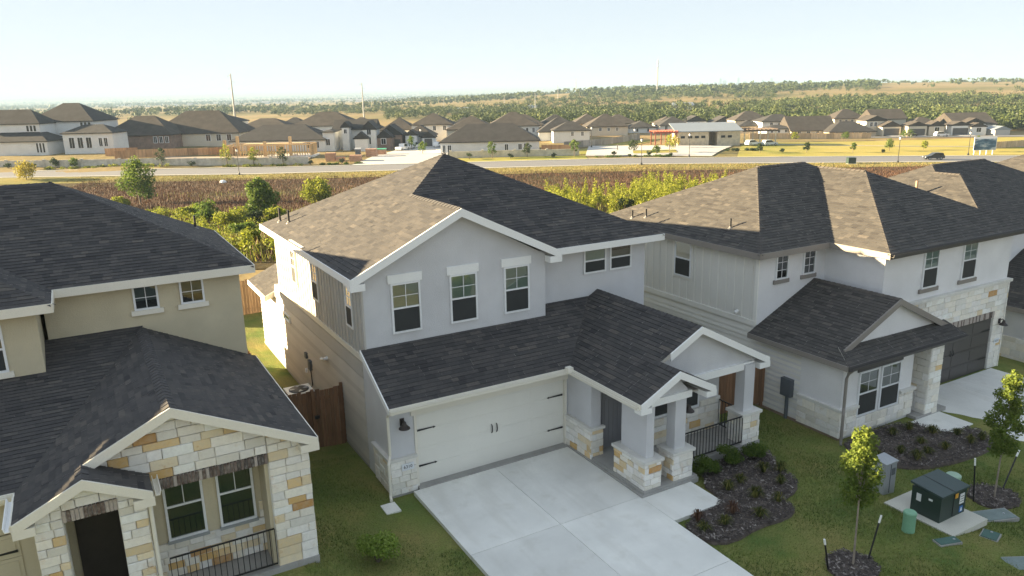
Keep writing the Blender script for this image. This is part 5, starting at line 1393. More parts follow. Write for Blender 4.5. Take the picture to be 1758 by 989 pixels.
# ================================================================== far neighbourhood
def fz(name, col, **kw): return plain(name, col, .85, .08, .4, 3, .1, **kw)
F_W = fz('far_white', (.72,.72,.70)); F_C = fz('far_cream', (.62,.56,.45)); F_T = fz('far_tan', (.50,.42,.32)); F_B = plain('far_brick', (.27,.19,.15), .9, .3, .8, 5, .3); F_G = fz('far_grey', (.42,.42,.43)); F_S = plain('far_stone', (.60,.52,.38), .9, .25, 1.2, 4, .4)
R_D = plain('far_roof_charcoal', (.038,.035,.035), .95, .35, .5, 4, .5, .02); R_B = plain('far_roof_brown', (.058,.048,.041), .95, .35, .5, 4, .5, .02); R_M = plain('far_roof_metal', (.22,.25,.28), .45, .05, .4, 3, .05); F_R = plain('red_steel', (.28,.07,.04), .6, .1)
def fbox(mb, u0, u1, v0, v1, z0, z1):
    return mb.hexa([(*XY(u, v), z) for z in (z0, z1) for u, v in ((u0,v0), (u1,v0), (u1,v1), (u0,v1))])
def fpt(u, v, z): return Vector((*XY(u, v), z))
def vol_roof(parent, u0, u1, v, d, ze, zr, t, mat, ov=.45):
    a0, a1, b0, b1 = u0-ov, u1+ov, v-ov, v+d+ov; um, vm = (a0+a1)/2, (b0+b1)/2; mb = MB(); th = .22
    if t == 'hip':
        e = min((a1-a0)/2, (b1-b0)/2)*.98
        if a1-a0 > b1-b0: r0, r1 = (a0+e, vm), (a1-e, vm)
        else: r0, r1 = (um, b0+e), (um, b1-e)
        V = [(a0,b0,ze), (a1,b0,ze), (a1,b1,ze), (a0,b1,ze), (*r0,zr), (*r1,zr)]
        F = [(0,1,5,4), (1,2,5), (2,3,4,5), (3,0,4)] if a1-a0 > b1-b0 else [(0,1,4), (1,2,5,4), (2,3,5), (3,0,4,5)]
        F.append((0,3,2,1))
    elif t == 'gf':
        V = [(a0,b0,ze), (a1,b0,ze), (a1,b1,ze), (a0,b1,ze), (um,b0,zr), (um,b1,zr)]; F = [(0,4,5,3), (4,1,2,5), (0,3,2,1), (0,1,4), (2,3,5)]
    elif t == 'gs':
        V = [(a0,b0,ze), (a1,b0,ze), (a1,b1,ze), (a0,b1,ze), (a0,vm,zr), (a1,vm,zr)]; F = [(0,1,5,4), (2,3,4,5), (0,3,2,1), (1,2,5), (3,0,4)]
    else:
        V = [(a0,b0,ze), (a1,b0,ze), (a1,b1,zr), (a0,b1,zr)]; F = [(0,1,2,3)]
    mb.add([fpt(*p) for p in V]+[fpt(p[0], p[1], p[2]-th) for p in V[:4]], F+[(i, (i+1)%4, len(V)+(i+1)%4, len(V)+i) for i in range(4)])
    return mb.build('roof', mat, parent)
def far_house(label, vols, wall, rmat, wins=(), garage=(), cat='house', walls=None):
    u = (vols[0][0]+vols[0][1])/2; v = vols[0][2]
    p = P3(u, v+vols[0][3]/2)
    t = thing('far_house', label, cat, p, 'houses beyond the far road')
    for i, (u0, u1, v, d, zb, ze, zr, ty) in enumerate(vols):
        z0 = min(zb, Hf(*XY((u0+u1)/2, v)))-.8
        wm = walls[i] if walls else wall
        mb = MB(); fbox(mb, u0, u1, v, v+d, z0, ze-.05); mb.build('wall', wm, t)
        if ty == 'gf':
            um = (u0+u1)/2; s_ = (zr-ze)/((u1-u0)/2+.45); mb = MB(); mb.prism([fpt(u0, v-.06, ze-.1), fpt(u1, v-.06, ze-.1), fpt(um, v-.06, zr-.28)], fpt(0,.05,0)-fpt(0,0,0)); mb.build('gable', wm, t)
            vol_roof(t, u0, u1, v+.35, d-.35, ze, zr, ty, rmat)
        else: vol_roof(t, u0, u1, v, d, ze, zr, ty, rmat)
    for (u0, u1, v, z0, z1) in wins:
        mb = MB(); fbox(mb, u0-.12, u1+.12, v-.09, v+.02, z0-.12, z1+.12); w = mb.build('window', M_VIN, t)
        n = 2 if u1-u0 > .8 else 1; w_ = (u1-u0)/n
        for j in range(n):
            mb = MB(); fbox(mb, u0+j*w_+.05, u0+(j+1)*w_-.05, v-.12, v-.08, z0, z1); mb.build('pane', M_GLF, w)
    for (u0, u1, v, z0, z1) in garage:
        mb = MB(); fbox(mb, u0, u1, v-.1, v+.02, z0, z1); mb.build('garage_door', M_GDD, t)
    return t
HV = {
'L1':[(-150.3,-131.3,222,11,-5.7,-1.0,2.2,'hip'),(-157.1,-135.0,226,9,-1.1,3.8,7.7,'hip')],
'L2':[(-143.1,-123.7,234,15,-5.9,4.0,9.2,'hip'),(-127.7,-113.5,224,9,-4.6,0.9,3.1,'hip')],
'L3':[(-125.1,-103.6,240,16,-4.3,-0.8,4.8,'hip')],
'L4':[(-113.9,-85.5,248,18,-4.1,-1.0,5.8,'hip')],
'L5':[(-109.8,-98.3,285,12,-3.6,1.2,3.5,'hip')],
'LR':[(-82.8,-54.7,232,16,-7.4,-2.8,1.5,'hip')],
'M0':[(-93.6,-74.7,268,14,-4.6,-0.9,2.4,'hip')],
'M1':[(-71.4,-50.4,258,16,-5.4,0.1,4.4,'hip')],
'M2':[(-53.7,-41.1,240,10,-6.4,-0.4,2.4,'gs'),(-50.3,-48.2,236,6,-6.1,0.5,2.1,'gf'),(-43.8,-39.9,234,8,-6.1,-0.2,2.2,'gf'),(-45.7,-41.9,231,5,-6.1,-2.7,-0.8,'gf'),(-55.5,-52.2,233,8,-6.8,-0.6,-0.1,'hip')],
'M3':[(-40.2,-33.3,242,10,-6.1,-2.3,0.6,'gf'),(-39.9,-35.6,236,6,-5.6,-2.8,-0.6,'gf')],
'M4':[(-33.6,-24.1,250,12,-6.4,-3.5,-0.1,'hip'),(-32.3,-28.8,244,5,-6.0,-2.7,-1.1,'gf'),(-26.9,-23.2,243,6,-6.0,-3.5,-1.7,'gf')],
'M5':[(-34.0,-19.8,275,14,-6.2,-1.0,2.8,'hip')],
'M6':[(-19.2,8.5,218,15,-7.6,-3.5,1.1,'hip')],
'M7':[(-20.7,-4.6,262,16,-6.7,-2.2,1.9,'hip')],
'M8':[(-7.2,10.4,270,16,-6.5,-1.8,2.7,'hip')],
'M9':[(10.1,23.2,262,14,-5.9,-3.6,0.9,'hip')],
'N1':[(14.3,25.9,250,10,-4.9,-2.7,0.0,'hip')],
'N2':[(25.0,36.4,300,14,-5.9,-2.9,0.6,'hip')],
'N3':[(28.6,43.5,285,14,-5.7,-3.4,0.9,'hip')],
'N4':[(46.3,56.6,300,12,-7.2,-4.8,-2.5,'hip')],
'N5':[(62.7,72.5,330,12,-7.3,-4.9,-2.3,'hip')],
'R1':[(77.3,85.9,340,10,-8.1,-4.7,-2.4,'gf')],
'R1b':[(88.1,97.1,335,10,-7.1,-5.2,-2.7,'gf')],
'R2':[(92.7,107.0,320,12,-6.1,-3.8,-0.3,'hip')],
'R2b':[(86.9,96.1,295,10,-6.5,-4.8,-2.9,'hip')],
'R3':[(94.1,108.0,290,11,-6.9,-3.1,-0.7,'hip'),(92.6,101.8,280,7,-6.7,-5.2,-4.0,'hip')],
'R4':[(100.7,116.6,278,14,-8.0,-6.0,-1.2,'gs')],
'R5':[(129.2,141.7,310,11,-6.4,-3.5,-0.0,'hip')],
'R6':[(112.0,128.0,272,12,-8.3,-6.3,-3.0,'hip')],
'R7':[(131.7,143.3,282,11,-8.0,-2.7,0.6,'gs'),(127.3,134.4,278,8,-7.7,-3.0,-1.3,'gf'),(131.3,137.8,274,6,-7.7,-4.9,-3.1,'gf')],
'R8':[(142.1,155.0,276,12,-8.1,-5.3,-2.2,'hip'),(138.8,145.3,271,5,-7.9,-4.7,-3.3,'gf'),(146.1,151.4,271,4,-8.1,-4.9,-3.2,'gf')],
'R9':[(159.4,173.6,278,16,-8.4,-5.0,-1.2,'gs'),(154.4,160.9,272,5,-8.1,-4.9,-3.6,'gf'),(160.6,168.0,275,4,-8.2,-4.6,-2.7,'gf'),(160.7,166.0,271,4,-8.2,-5.4,-4.1,'gf')],
'R10':[(167.4,172.5,268,5,-8.5,-6.4,-5.3,'gf')]}
def wr(u0, u1, n, w, v, z0, z1):
    return [(u0+(u1-u0-w)*i/max(1, n-1), u0+(u1-u0-w)*i/max(1, n-1)+w, v, z0, z1) for i in range(n)]
far_house('white two-storey house with dark hip roofs at the left edge', HV['L1'], F_W, R_D, wr(-138.8,-136.0,3,.75,226,1.6,3.2)+wr(-134.4,-132,3,.6,222,-4.2,-1.6))
far_house('tall white house with a high pointed dark roof, second from left', HV['L2'], F_W, R_D, wr(-127.5,-124.4,3,.8,234,1.9,3.6)+wr(-126,-119.6,3,1.5,224,-3.3,-.4)+wr(-117.5,-115,2,1,224,-2.9,-.6))
far_house('brown brick single-storey house between the tall white house and the fence', HV['L3'], F_B, R_B, wr(-109,-104.5,3,1,240,-3.2,-1.4))
far_house('long cream house with a broad dark hip roof above the board fence', HV['L4'], F_C, R_B, wr(-96,-88,3,1.4,248,-3.4,-1.5))
far_house('small white-walled house behind the tall steel pole', HV['L5'], F_W, R_D, wr(-101,-99,2,.7,285,-.6,.8))
far_house('house with a dark roof behind the timber framing', HV['LR'], F_W, R_D, wr(-60,-56.5,2,1,232,-5.2,-3.4))
far_house('low dark-roofed house left of the steep-roofed one behind the framing', HV['M0'], F_T, R_B, wr(-80,-76,2,1,268,-2.9,-1.6))
far_house('white house with a steep brown hip roof behind the farmhouse', HV['M1'], F_W, R_B, wr(-58,-52,2,1,258,-2.3,-.7))
far_house('white farmhouse with several steep narrow gables near the side street', HV['M2'], F_W, R_D, [(-49.7,-48.8,236,-1.4,-.2), (-42.4,-41.2,234,-1.8,-.4), (-42.3,-41.3,234,-4.6,-2.6), (-47.4,-46.4,240,-4.4,-2.4), (-54.6,-53.4,233,-4.6,-2.8)])
far_house('brown brick house with two steep gables on the side street', HV['M3'], F_B, R_D, [(-38.6,-37.2,236,-4.8,-3.2)], [(-35.4,-33.6,242,-6.2,-3.8)])
far_house('white house with small gables at the end of the side street', HV['M4'], F_W, R_B, [(-31.2,-30,244,-5,-3.2)], [(-26.3,-23.9,243,-6.2,-3.9)])
far_house('white house with a tall pointed hip roof behind the side street', HV['M5'], F_W, R_B, wr(-30,-22,3,1,275,-3,-1.5))
far_house('long white single-storey house behind the stone wall, in the middle', HV['M6'], F_W, R_D, [(-18.6,-17.8,218,-6.6,-4.4), (-17.2,-16.2,218,-6.6,-4.4), (-1.2,-.2,218,-6.0,-4.4), (2.6,3.6,218,-5.9,-4.4), (4.2,5.2,218,-6.2,-4.3)])
far_house('brown-roofed house directly behind the long white house', HV['M7'], F_C, R_B); far_house('big brown-roofed house behind the right half of the long white house', HV['M8'], F_W, R_B, wr(6,9,2,.8,270,-4,-2.6))
far_house('white-walled house with long dark roof right of the long white house', HV['M9'], F_W, R_D, wr(19,22,2,.8,262,-5.2,-4)); far_house('low house beside the grey fence, left of the parking court', HV['N1'], F_W, R_D, wr(20,24,2,.8,250,-4.4,-3.2))
far_house('brown-roofed house behind the grey fence, left of its twin', HV['N2'], F_T, R_B); far_house('house with a wide brown hip roof behind the grey fence', HV['N3'], F_C, R_B, wr(33,40,3,.9,285,-5,-3.9))
far_house('small dark-roofed house left of the red-beamed pavilion', HV['N4'], F_W, R_D, wr(49,54,2,.8,300,-6.4,-5.2)); far_house('small dark-roofed house behind the red-beamed pavilion', HV['N5'], F_C, R_B)
far_house('white gabled house peeking over the clubhouse roof, left', HV['R1'], F_W, R_D, wr(80,83,2,.7,340,-6.6,-5.2)); far_house('white gabled house peeking over the clubhouse roof, right', HV['R1b'], F_W, R_D, wr(91,94,2,.7,335,-6.6,-5.6))
far_house('cream house with brown hip roof behind the timber carport', HV['R2'], F_C, R_B, wr(96,104,3,.9,320,-5.2,-4.2)); far_house('low dark-roofed house just right of the clubhouse roof', HV['R2b'], F_T, R_D)
far_house('white two-storey house right of the clubhouse', HV['R3'], F_W, R_D, wr(97,104,3,1,290,-4.6,-3.6)+wr(94,100,3,.9,280,-6.6,-5.6)); far_house('large brown-roofed house behind the tan fence, near the park lawn', HV['R4'], F_C, R_B, wr(103,114,4,1.1,278,-7.6,-6.3))
far_house('two-storey tan house behind the low house with tan fence', HV['R5'], F_C, R_B, wr(131,139,4,.9,310,-5.4,-4)); far_house('low tan house with dark windows behind the park fence', HV['R6'], F_T, R_D, wr(114,126,5,1.1,272,-7.9,-6.6))
far_house('two-storey cream house with a dark garage door, right', HV['R7'], F_C, R_B, wr(128.6,131,2,.9,278,-5,-3.6), [(131.9,137.2,274,-8.2,-5.7)]); far_house('single-storey house with twin gables and grey garage, right', HV['R8'], F_C, R_B, [(148,149.6,271,-6.9,-5.4)], [(139.4,144.7,271,-8.3,-5.8)])
far_house('white gabled house with dark garage door at far right', HV['R9'], F_W, R_B, [(162.6,164.2,271,-7.3,-5.9)], [(155,160.3,272,-8.4,-5.9)]); far_house('small grey shed beside the white gabled house at far right', HV['R10'], F_G, R_M, cat='shed')
for lab, u0, u1, v, d, h, r_, wm_, rm_ in (
    ('brown-roofed house half hidden behind the brick and cream houses', -124, -108, 268, 14, 3.6, 4.2, F_C, R_B), ('dark-roofed house between the cream house and the framing, further back', -88, -74, 292, 13, 3.4, 4.0, F_W, R_D),
    ('small brown-roofed house behind the white farmhouse', -62, -48, 288, 13, 3.8, 4.0, F_T, R_B), ('brown roof behind the brick house of the side street', -46, -34, 282, 13, 3.6, 4.2, F_W, R_B),
    ('dark-roofed house behind the white house with small gables', -24, -10, 296, 14, 3.2, 3.8, F_C, R_D), ('brown-roofed house two rows behind the long white house', -2, 14, 306, 14, 3.2, 4.0, F_W, R_B),
    ('dark-roofed house between the grey fence and the woods', 12, 26, 312, 13, 3.0, 3.8, F_T, R_D), ('low brown-roofed house left of the red-beamed pavilion, further back', 38, 52, 316, 13, 3.0, 3.4, F_C, R_B),
    ('dark-roofed house behind the clubhouse metal roof', 58, 70, 300, 12, 2.8, 3.2, F_W, R_D)):
    zb_ = Hf(*XY((u0+u1)/2, v)); far_house(lab, [(u0, u1, v, d, zb_, zb_+h, zb_+h+r_, 'hip')], wm_, rm_, wr(u0+2, u1-2, 3, 1, v, zb_+1.2, zb_+2.6))
# clubhouse with metal roof, pavilions
CB = thing('clubhouse', 'long stone clubhouse with a grey metal shed roof by the parking court', 'clubhouse', P3(60, 236))
gz0 = Hf(*XY(60, 234))
mb = MB(); fbox(mb, 50.3, 59.6, 232, 241, gz0-.5, -2.8); mb.build('wall', F_S, CB); mb = MB(); fbox(mb, 62.1, 68.9, 232, 241, gz0-.5, -2.8); mb.build('wall', F_S, CB); mb = MB(); fbox(mb, 59.6, 62.1, 237, 241, gz0-.5, -2.8); mb.build('passage_wall', F_T, CB)
vol_roof(CB, 50.3, 68.9, 232, 9, -2.7, -.7, 'shed', R_M, .8)
for u0 in (51.2, 53.4, 55.4, 57.3, 63.2, 65.2): mb = MB(); fbox(mb, u0, u0+1.2, 231.9, 232.02, -4.8, -4.1); mb.build('window', M_GLF, CB)
def pavilion(label, u0, u1, v, d, zt, beam, post):
    t = thing('pavilion', label, 'pavilion', P3((u0+u1)/2, v+d/2)); zg = Hf(*XY((u0+u1)/2, v))
    for u in np.linspace(u0, u1, 3):
        for vv in (v, v+d): mb = MB(); fbox(mb, u-.14, u+.14, vv-.14, vv+.14, zg-.3, zt); mb.build('post', post, t)
    for vv in (v, v+d): mb = MB(); fbox(mb, u0-.6, u1+.6, vv-.15, vv+.15, zt, zt+.45); mb.build('beam', beam, t)
    for i in range(9): u = u0-.4+(u1-u0+.8)*i/8; mb = MB(); fbox(mb, u-.08, u+.08, v-.6, v+d+.6, zt+.46, zt+.72); mb.build('rafter', beam, t)
    return t
pavilion('open pavilion with rusty red steel beams left of the clubhouse', 43.3, 49.4, 230, 7, -3.1, F_R, F_R)
pavilion('dark timber shade structure on the right end of the clubhouse', 70.2, 79.5, 232, 7, -3.2, plain('dark_timber', (.07,.05,.04), .8), F_S)
# house under construction: open timber framing
FR = thing('unfinished_house', 'open timber stud framing of a house under construction', 'unfinished house', P3(-66, 214))
zg = Hf(*XY(-66, 214))
stm = {}
def stud(u, v, z0, z1, w=.09):
    mb = MB(); fbox(mb, u-w, u+w, v-w, v+w, z0, z1); mb.build('stud', M_STUD, FR)
for v in (213.5, 221):
    for i in range(34): stud(-78+i*.71+rnd.uniform(-.06, .06), v, zg, zg+2.9)
for u in (-78, -72, -64, -54.6):
    for i in range(8): stud(u, 214.3+i*.9, zg, zg+2.9)
for u, z1 in ((-78,4.6), (-74.4,5.6), (-60,5.2), (-67,4.0)): stud(u, 214, zg, zg+z1, .35)
for v in (213.5, 221): mb = MB(); fbox(mb, -78.2, -54.4, v-.1, v+.1, zg+2.9, zg+3.2); mb.build('top_plate', M_STUD, FR)
for u in (-78, -72, -64, -54.6): mb = MB(); fbox(mb, u-.1, u+.1, 213.6, 220.9, zg+2.9, zg+3.1); mb.build('top_plate', M_STUD, FR)
mb = MB(); fbox(mb, -73.5, -57, 214.5, 219, zg+3.2, zg+3.35); mb.build('joist_deck', M_STUD, FR)
mb = MB(); fbox(mb, -78.6, -54, 213, 222, zg-.6, zg+.02); mb.build('slab', M_CON, FR)
# screen walls, fences
def seg_wall(label, pts, h, mat, pier=6, name='stone_wall'):
    a0 = fpt(*pts[0], 0); t = thing(name, label, 'wall', P3(*pts[0]))
    for (ua, va), (ub, vb) in zip(pts[:-1], pts[1:]):
        n = max(1, int(math.hypot(ub-ua, vb-va)/pier))
        for i in range(n):
            u0, v0, u1, v1 = ua+(ub-ua)*i/n, va+(vb-va)*i/n, ua+(ub-ua)*(i+1)/n, va+(vb-va)*(i+1)/n
            z0 = min(Hf(*XY(u0, v0)), Hf(*XY(u1, v1))); zt = (Hf(*XY(u0, v0))+Hf(*XY(u1, v1)))/2+h
            d = Vector((u1-u0, v1-v0)).normalized(); q = Vector((-d.y, d.x))*.15
            mb = MB(); mb.hexa([fpt(u, v, z) for z in (z0-.4, zt) for u, v in ((u0-q.x,v0-q.y), (u1-q.x,v1-q.y), (u1+q.x,v1+q.y), (u0+q.x,v0+q.y))]); mb.build('wall_panel', mat, t)
            mb = MB(); fbox(mb, u0-.3, u0+.3, v0-.3, v0+.3, z0-.4, zt+.25); mb.build('pier', mat, t)
    return t
M_SWG = plain('wall_limestone_grey', (.58,.54,.46), .9, .3, 1.0, 5, .5, .02); M_SWC = plain('wall_limestone_cream', (.62,.56,.44), .9, .25, 1.0, 5, .5, .02)
seg_wall('grey limestone screen wall along the far road, left', [(-140,201), (-52,201)], 1.9, M_SWG, 9); seg_wall('cream limestone screen wall in front of the long white house', [(-15.5,205), (18.5,205)], 1.8, M_SWC, 8)
def far_fence(label, pts, h, mat, step=2.4):
    t = thing('board_fence', label, 'fence', P3(*pts[0]))
    for (ua, va), (ub, vb) in zip(pts[:-1], pts[1:]):
        n = max(1, int(math.hypot(ub-ua, vb-va)/step))
        for i in range(n):
            u0, v0, u1, v1 = ua+(ub-ua)*i/n, va+(vb-va)*i/n, ua+(ub-ua)*(i+1)/n, va+(vb-va)*(i+1)/n
            z0 = (Hf(*XY(u0, v0))+Hf(*XY(u1, v1)))/2
            mb = MB(); fbox(mb, *sorted((u0+.05, u1-.05)), min(v0, v1), max(v0, v1)+.06, z0-.2, z0+h) if abs(v1-v0) < .3 else mb.hexa([fpt(u, v, z) for z in (z0-.2, z0+h) for u, v in ((u0,v0), (u1,v1), (u1+.06,v1), (u0+.06,v0))])
            mb.build('panel', mat, t)
            mb = MB(); fbox(mb, u0-.06, u0+.06, v0-.1, v0-.02, z0-.2, z0+h+.08); mb.build('post', mat, t)
F_CED = woodmat('far_cedar', (.42,.25,.13), (.3,.3,.1)); F_CEDL = woodmat('far_cedar_pale', (.55,.40,.24), (.3,.3,.1)); F_CEDG = woodmat('far_cedar_grey', (.34,.30,.25), (.3,.3,.1))
far_fence('long brown board fence in front of the brick and cream houses', [(-106,209), (-91,213), (-77,221)], 2.0, F_CED); far_fence('second brown fence behind, beside the brick house', [(-112,216), (-104,218)], 1.9, F_CED)
far_fence('red-brown fence right of the long white house', [(9,214), (17,214)], 2.0, F_CED); far_fence('grey weathered fence curving towards the parking court', [(16,226), (30,238), (44,262)], 2.0, F_CEDG); far_fence('tan fence behind the park lawn, in front of the brown-roofed houses', [(81,262), (112,262)], 1.9, F_CEDL); far_fence('tan fence in front of the low tan house, right', [(112.5,262), (122,262)], 1.9, F_CEDL); far_fence('tan fence at the right edge beyond the billboard', [(134,214), (160,226)], 1.9, F_CEDL)
# paved areas and lawns beyond the road
def patch(name, label, cat, pts, mat, dz=.14):
    n = 10; mb = MB()
    (a, b, c, d) = pts; V = []
    for i in range(n+1):
        for j in range(n+1):
            s_, t_ = i/n, j/n
            u = (a[0]*(1-s_)+b[0]*s_)*(1-t_)+(d[0]*(1-s_)+c[0]*s_)*t_; v = (a[1]*(1-s_)+b[1]*s_)*(1-t_)+(d[1]*(1-s_)+c[1]*s_)*t_
            x, y = XY(u, v); V.append((x, y, Hf(x, y)+dz))
    mb.add(V, [(i*(n+1)+j, (i+1)*(n+1)+j, (i+1)*(n+1)+j+1, i*(n+1)+j+1) for i in range(n) for j in range(n)])
    return mb.build(name, mat, label=label, cat=cat, kind='structure')
patch('planter_island', 'round green planter island in the parking court', 'planter', [(33,206), (45,207), (46,215), (34,213)], M_GREENV, .22)
F_CON = plain('far_concrete', (.50,.48,.45), .9, .08, .1, 2, .1)
patch('side_street', 'pale concrete side street leading between the far houses', 'street', [(-40,195.6), (-16,195.6), (-18.5,250), (-30,250)], F_CON, .16); patch('parking_court', 'pale paved parking court before the clubhouse', 'parking', [(20,203), (52,199), (66,229), (24,234)], F_CON, .16)
patch('park_lawn', 'golden watered park lawn right of the clubhouse', 'lawn', [(58,197), (190,197), (180,261), (72,240)], M_GREENV, .08); patch('green_strip', 'green strip of grass beside the grey fence', 'lawn', [(14,207), (24,207), (52,262), (34,250)], M_GREENV, .10); patch('green_strip', 'grass strip in front of the cream limestone wall', 'lawn', [(-18,196.5), (20,196.5), (20,204.6), (-18,204.6)], M_GREENV, .08)
patch('cul_de_sac', 'asphalt street in front of the right-hand garages', 'street', [(112,264), (190,258), (190,266), (118,269)], M_ASP, .16); patch('bare_lot', 'bare earth yard behind the board fence', 'yard', [(-100,203), (-54,203), (-54,213), (-92,211)], plain('bare_soil', (.42,.33,.24), .95, .25, .2, 2, .4), .10)
patch('path', 'thin pale footpath across the park lawn', 'path', [(70,236), (150,216), (150,217.2), (70,237.4)], F_CON, .18)
for u0, u1, v0, v1, w in ((132, 137.3, 268.5, 273.9, 'cream two-storey'), (139.5, 144.8, 268, 270.9, 'twin-gabled'), (155, 160.5, 266.5, 271.9, 'white gabled')): patch('far_driveway', 'pale driveway of the %s house at right' % w, 'driveway', [(u0,v0), (u1,v0), (u1,v1), (u0,v1)], F_CON, .2)
mb = None
# hedges and beds along the road
def hedge(label, u0, u1, v, h, w, mat, n=1500):
    cs = []; rs = []
    for i in range(max(3, int((u1-u0)/.8))): u = rnd.uniform(u0, u1); p = P3(u, v+rnd.uniform(-w, w)); cs.append((p.x, p.y, p.z+h*.4)); rs.append((.7, .7, h*.5))
    p = P3((u0+u1)/2, v); V = leafcloud(cs, rs, n, .16); return tag(link('hedge', npmesh('hedge', V, 4, rng.random(n), mat, p), None, p), label, 'hedge')
hedge('low clipped grassy hedge before the timber framing', -74, -53, 198.3, .8, .8, M_LFY); hedge('dark low hedge by the side street corner', -48.5, -37.5, 198.6, .7, .7, M_LFG); hedge('pale ornamental grass bed by the left screen wall', -106, -88, 199.4, 1.2, .6, M_LFW); hedge('yellow-green hedge at the left end of the screen wall', -120, -104, 198.4, .9, .6, M_LFY); hedge('low hedge by the parking court entrance', 22, 42, 200, .6, .8, M_LFG); hedge('dark hedge along the red kerb before the clubhouse', 58, 68, 212, .9, .8, M_LFD)
# street trees and shrubs along the far side, left to right
st = [(-117.1,200,2.6,2.4,M_LFD), (-112.3,200,2.7,2.6,M_LFG), (-89.2,199,5.2,3.0,M_LFD), (-72.4,199,6.0,3.4,M_LFY), (-65.6,199,5.0,3.2,M_LFY), (-58.1,199,5.0,2.9,M_LFD), (-4.4,203,4.6,2.8,M_LFG), (4.7,203,3.9,2.6,M_LFD), (17.1,203,4.6,3.2,M_LFG), (33.9,212,3.2,3.4,M_LFD), (38.8,204,2.4,2.6,M_LFG), (43.0,208,4.8,3.6,M_LFY), (47.5,222,3.6,3.2,M_LFO), (66.7,206,2.6,1.9,M_LFD), (79.1,206,2.8,2.2,M_LFD), (91.4,206,2.7,1.7,M_LFG), (103,210,3.4,3.0,M_LFG), (113.4,212,2.6,2.4,M_LFY), (124.4,206,4.4,2.4,M_LFG), (-24,216,3.6,3.0,M_LFG), (-29,232,4.2,3.0,M_LFG), (92,250,3.0,2.6,M_LFY), (109,252,2.8,3.0,M_LFG), (131,256,3.2,5.0,M_LFG)]
st.sort(key=lambda a: a[0]/a[1])
for i, (u, v, h, w, m) in enumerate(st):
    tree('street_tree', '%s small planted tree from the left beyond the far road' % (ORD[i] if i < 18 else '%s last' % ORD[len(st)-i-1] if i < len(st)-1 else 'last'), 'tree', P3(u, v), h, w, m, 420, .2, .26, 200+i, 'planted trees beyond the far road', 8, limbs=4)
sh = [(-128.2,198.5,1.9), (-121.8,198.5,1.6), (-81.8,199.5,1.7), (-51,199,1.5), (-10.4,202,1.9), (.3,202,1.6), (11.6,202,1.5), (27.4,203,1.3), (36.5,202,1.5), (-43,199,1.9), (41.8,200.5,1.0), (31,199.5,.9), (72.9,207,1.2), (99,205,1.1)]
sh.sort(key=lambda a: a[0]/a[1])
for i, (u, v, h) in enumerate(sh): shrub('round_shrub', '%s round dark shrub from the left beside the far road' % ORD[i], 'shrub', P3(u, v), h, h*1.25, M_LFD, 260, .16, 300+i, 'round shrubs beside the far road')
# street lamps
lp = [(-62.5,178.6), (30.5,178.6), (46.0,198), (89.9,178.6), (117.5,198), (24.2,228), (34.7,215), (-26.5,235)]
lp.sort(key=lambda a: a[0]/a[1])
for i, (u, v) in enumerate(lp):
    p = P3(u, v); t = thing('street_lamp', '%s black street lamp from the left along the far road' % ORD[i], 'street lamp', p, 'street lamps by the far road')
    h = 6.2; MB().lathe(p, [(.26,-.2), (.26,.35), (.12,.6), (.07,.9), (.055,h-.9)], 10).build('pole', M_BLK, t); MB().lathe((p.x, p.y, p.z+h-.9), [(.06,0), (.2,.12), (.24,.5), (.16,.62)], 10).build('lantern', M_VIN, t); MB().lathe((p.x, p.y, p.z+h-.28), [(.28,0), (.12,.16), (.03,.26)], 10).build('cap', M_BLK, t)
# power poles and mast
for lab, u, v, h in (('tallest pale steel transmission pole behind the left houses', -149.4,430,29.5), ('steel transmission pole behind the white farmhouse', -95.5,520,25), ('slim power pole left of centre beyond the roofs', -52,640,12), ('power pole in the dry field behind the centre roofs', 19.3,560,15), ('distant power pole right of centre on the wooded rise', 57,900,16), ('thin distant pole near the centre of the horizon', -3.3,700,13), ('far power pole on the hill crest', 94.9,1100,24), ('wooden power pole at far right behind the fields', 194.8,300,6)):
    p = P3(u, v); t = thing('power_pole', lab, 'pole', p, 'power poles'); MB().tube([p-Vector((0,0,1)), p+Vector((0,0,h))], [h*.018+.12, h*.007+.06], 10).build('pole', plain('galvanised', (.34,.34,.33), .5, .05), t)
    for j, f in enumerate((.97, .86, .75)):
        s_ = 1 if j % 2 else -1; c = p+Vector((0,0,h*f)); e = c+Vector((CSY, -SNY, .06))*h*.055*s_; MB().tube([c, e], [.1, .05], 6).build('arm', MATS['galvanised'], t); MB().tube([e, e-Vector((0,0,h*.03))], .05, 5).build('insulator', M_DKM, t)
p = P3(188.7, 1000); t = thing('radio_mast', 'tall thin lattice radio mast on the wooded hill', 'mast', p)
for a in range(3): MB().tube([p+Vector((1.1*math.cos(a*2.1), 1.1*math.sin(a*2.1), -1)), p+Vector((.3*math.cos(a*2.1), .3*math.sin(a*2.1), 42))], .28, 5).build('leg', MATS['galvanised'], t)
for i in range(20): z = i*2; r_ = 1.1-.02*i*2; MB().tube([p+Vector((r_*math.cos(j*2.1), r_*math.sin(j*2.1), z+(0 if j % 2 else 1.5))) for j in range(4)], .2, 4).build('brace', MATS['galvanised'], t)
for z in (34, 38): MB().lathe((p.x, p.y, p.z+z), [(1.2,0), (1.2,1.6), (.9,1.7)], 8).build('antenna', M_VIN, t)
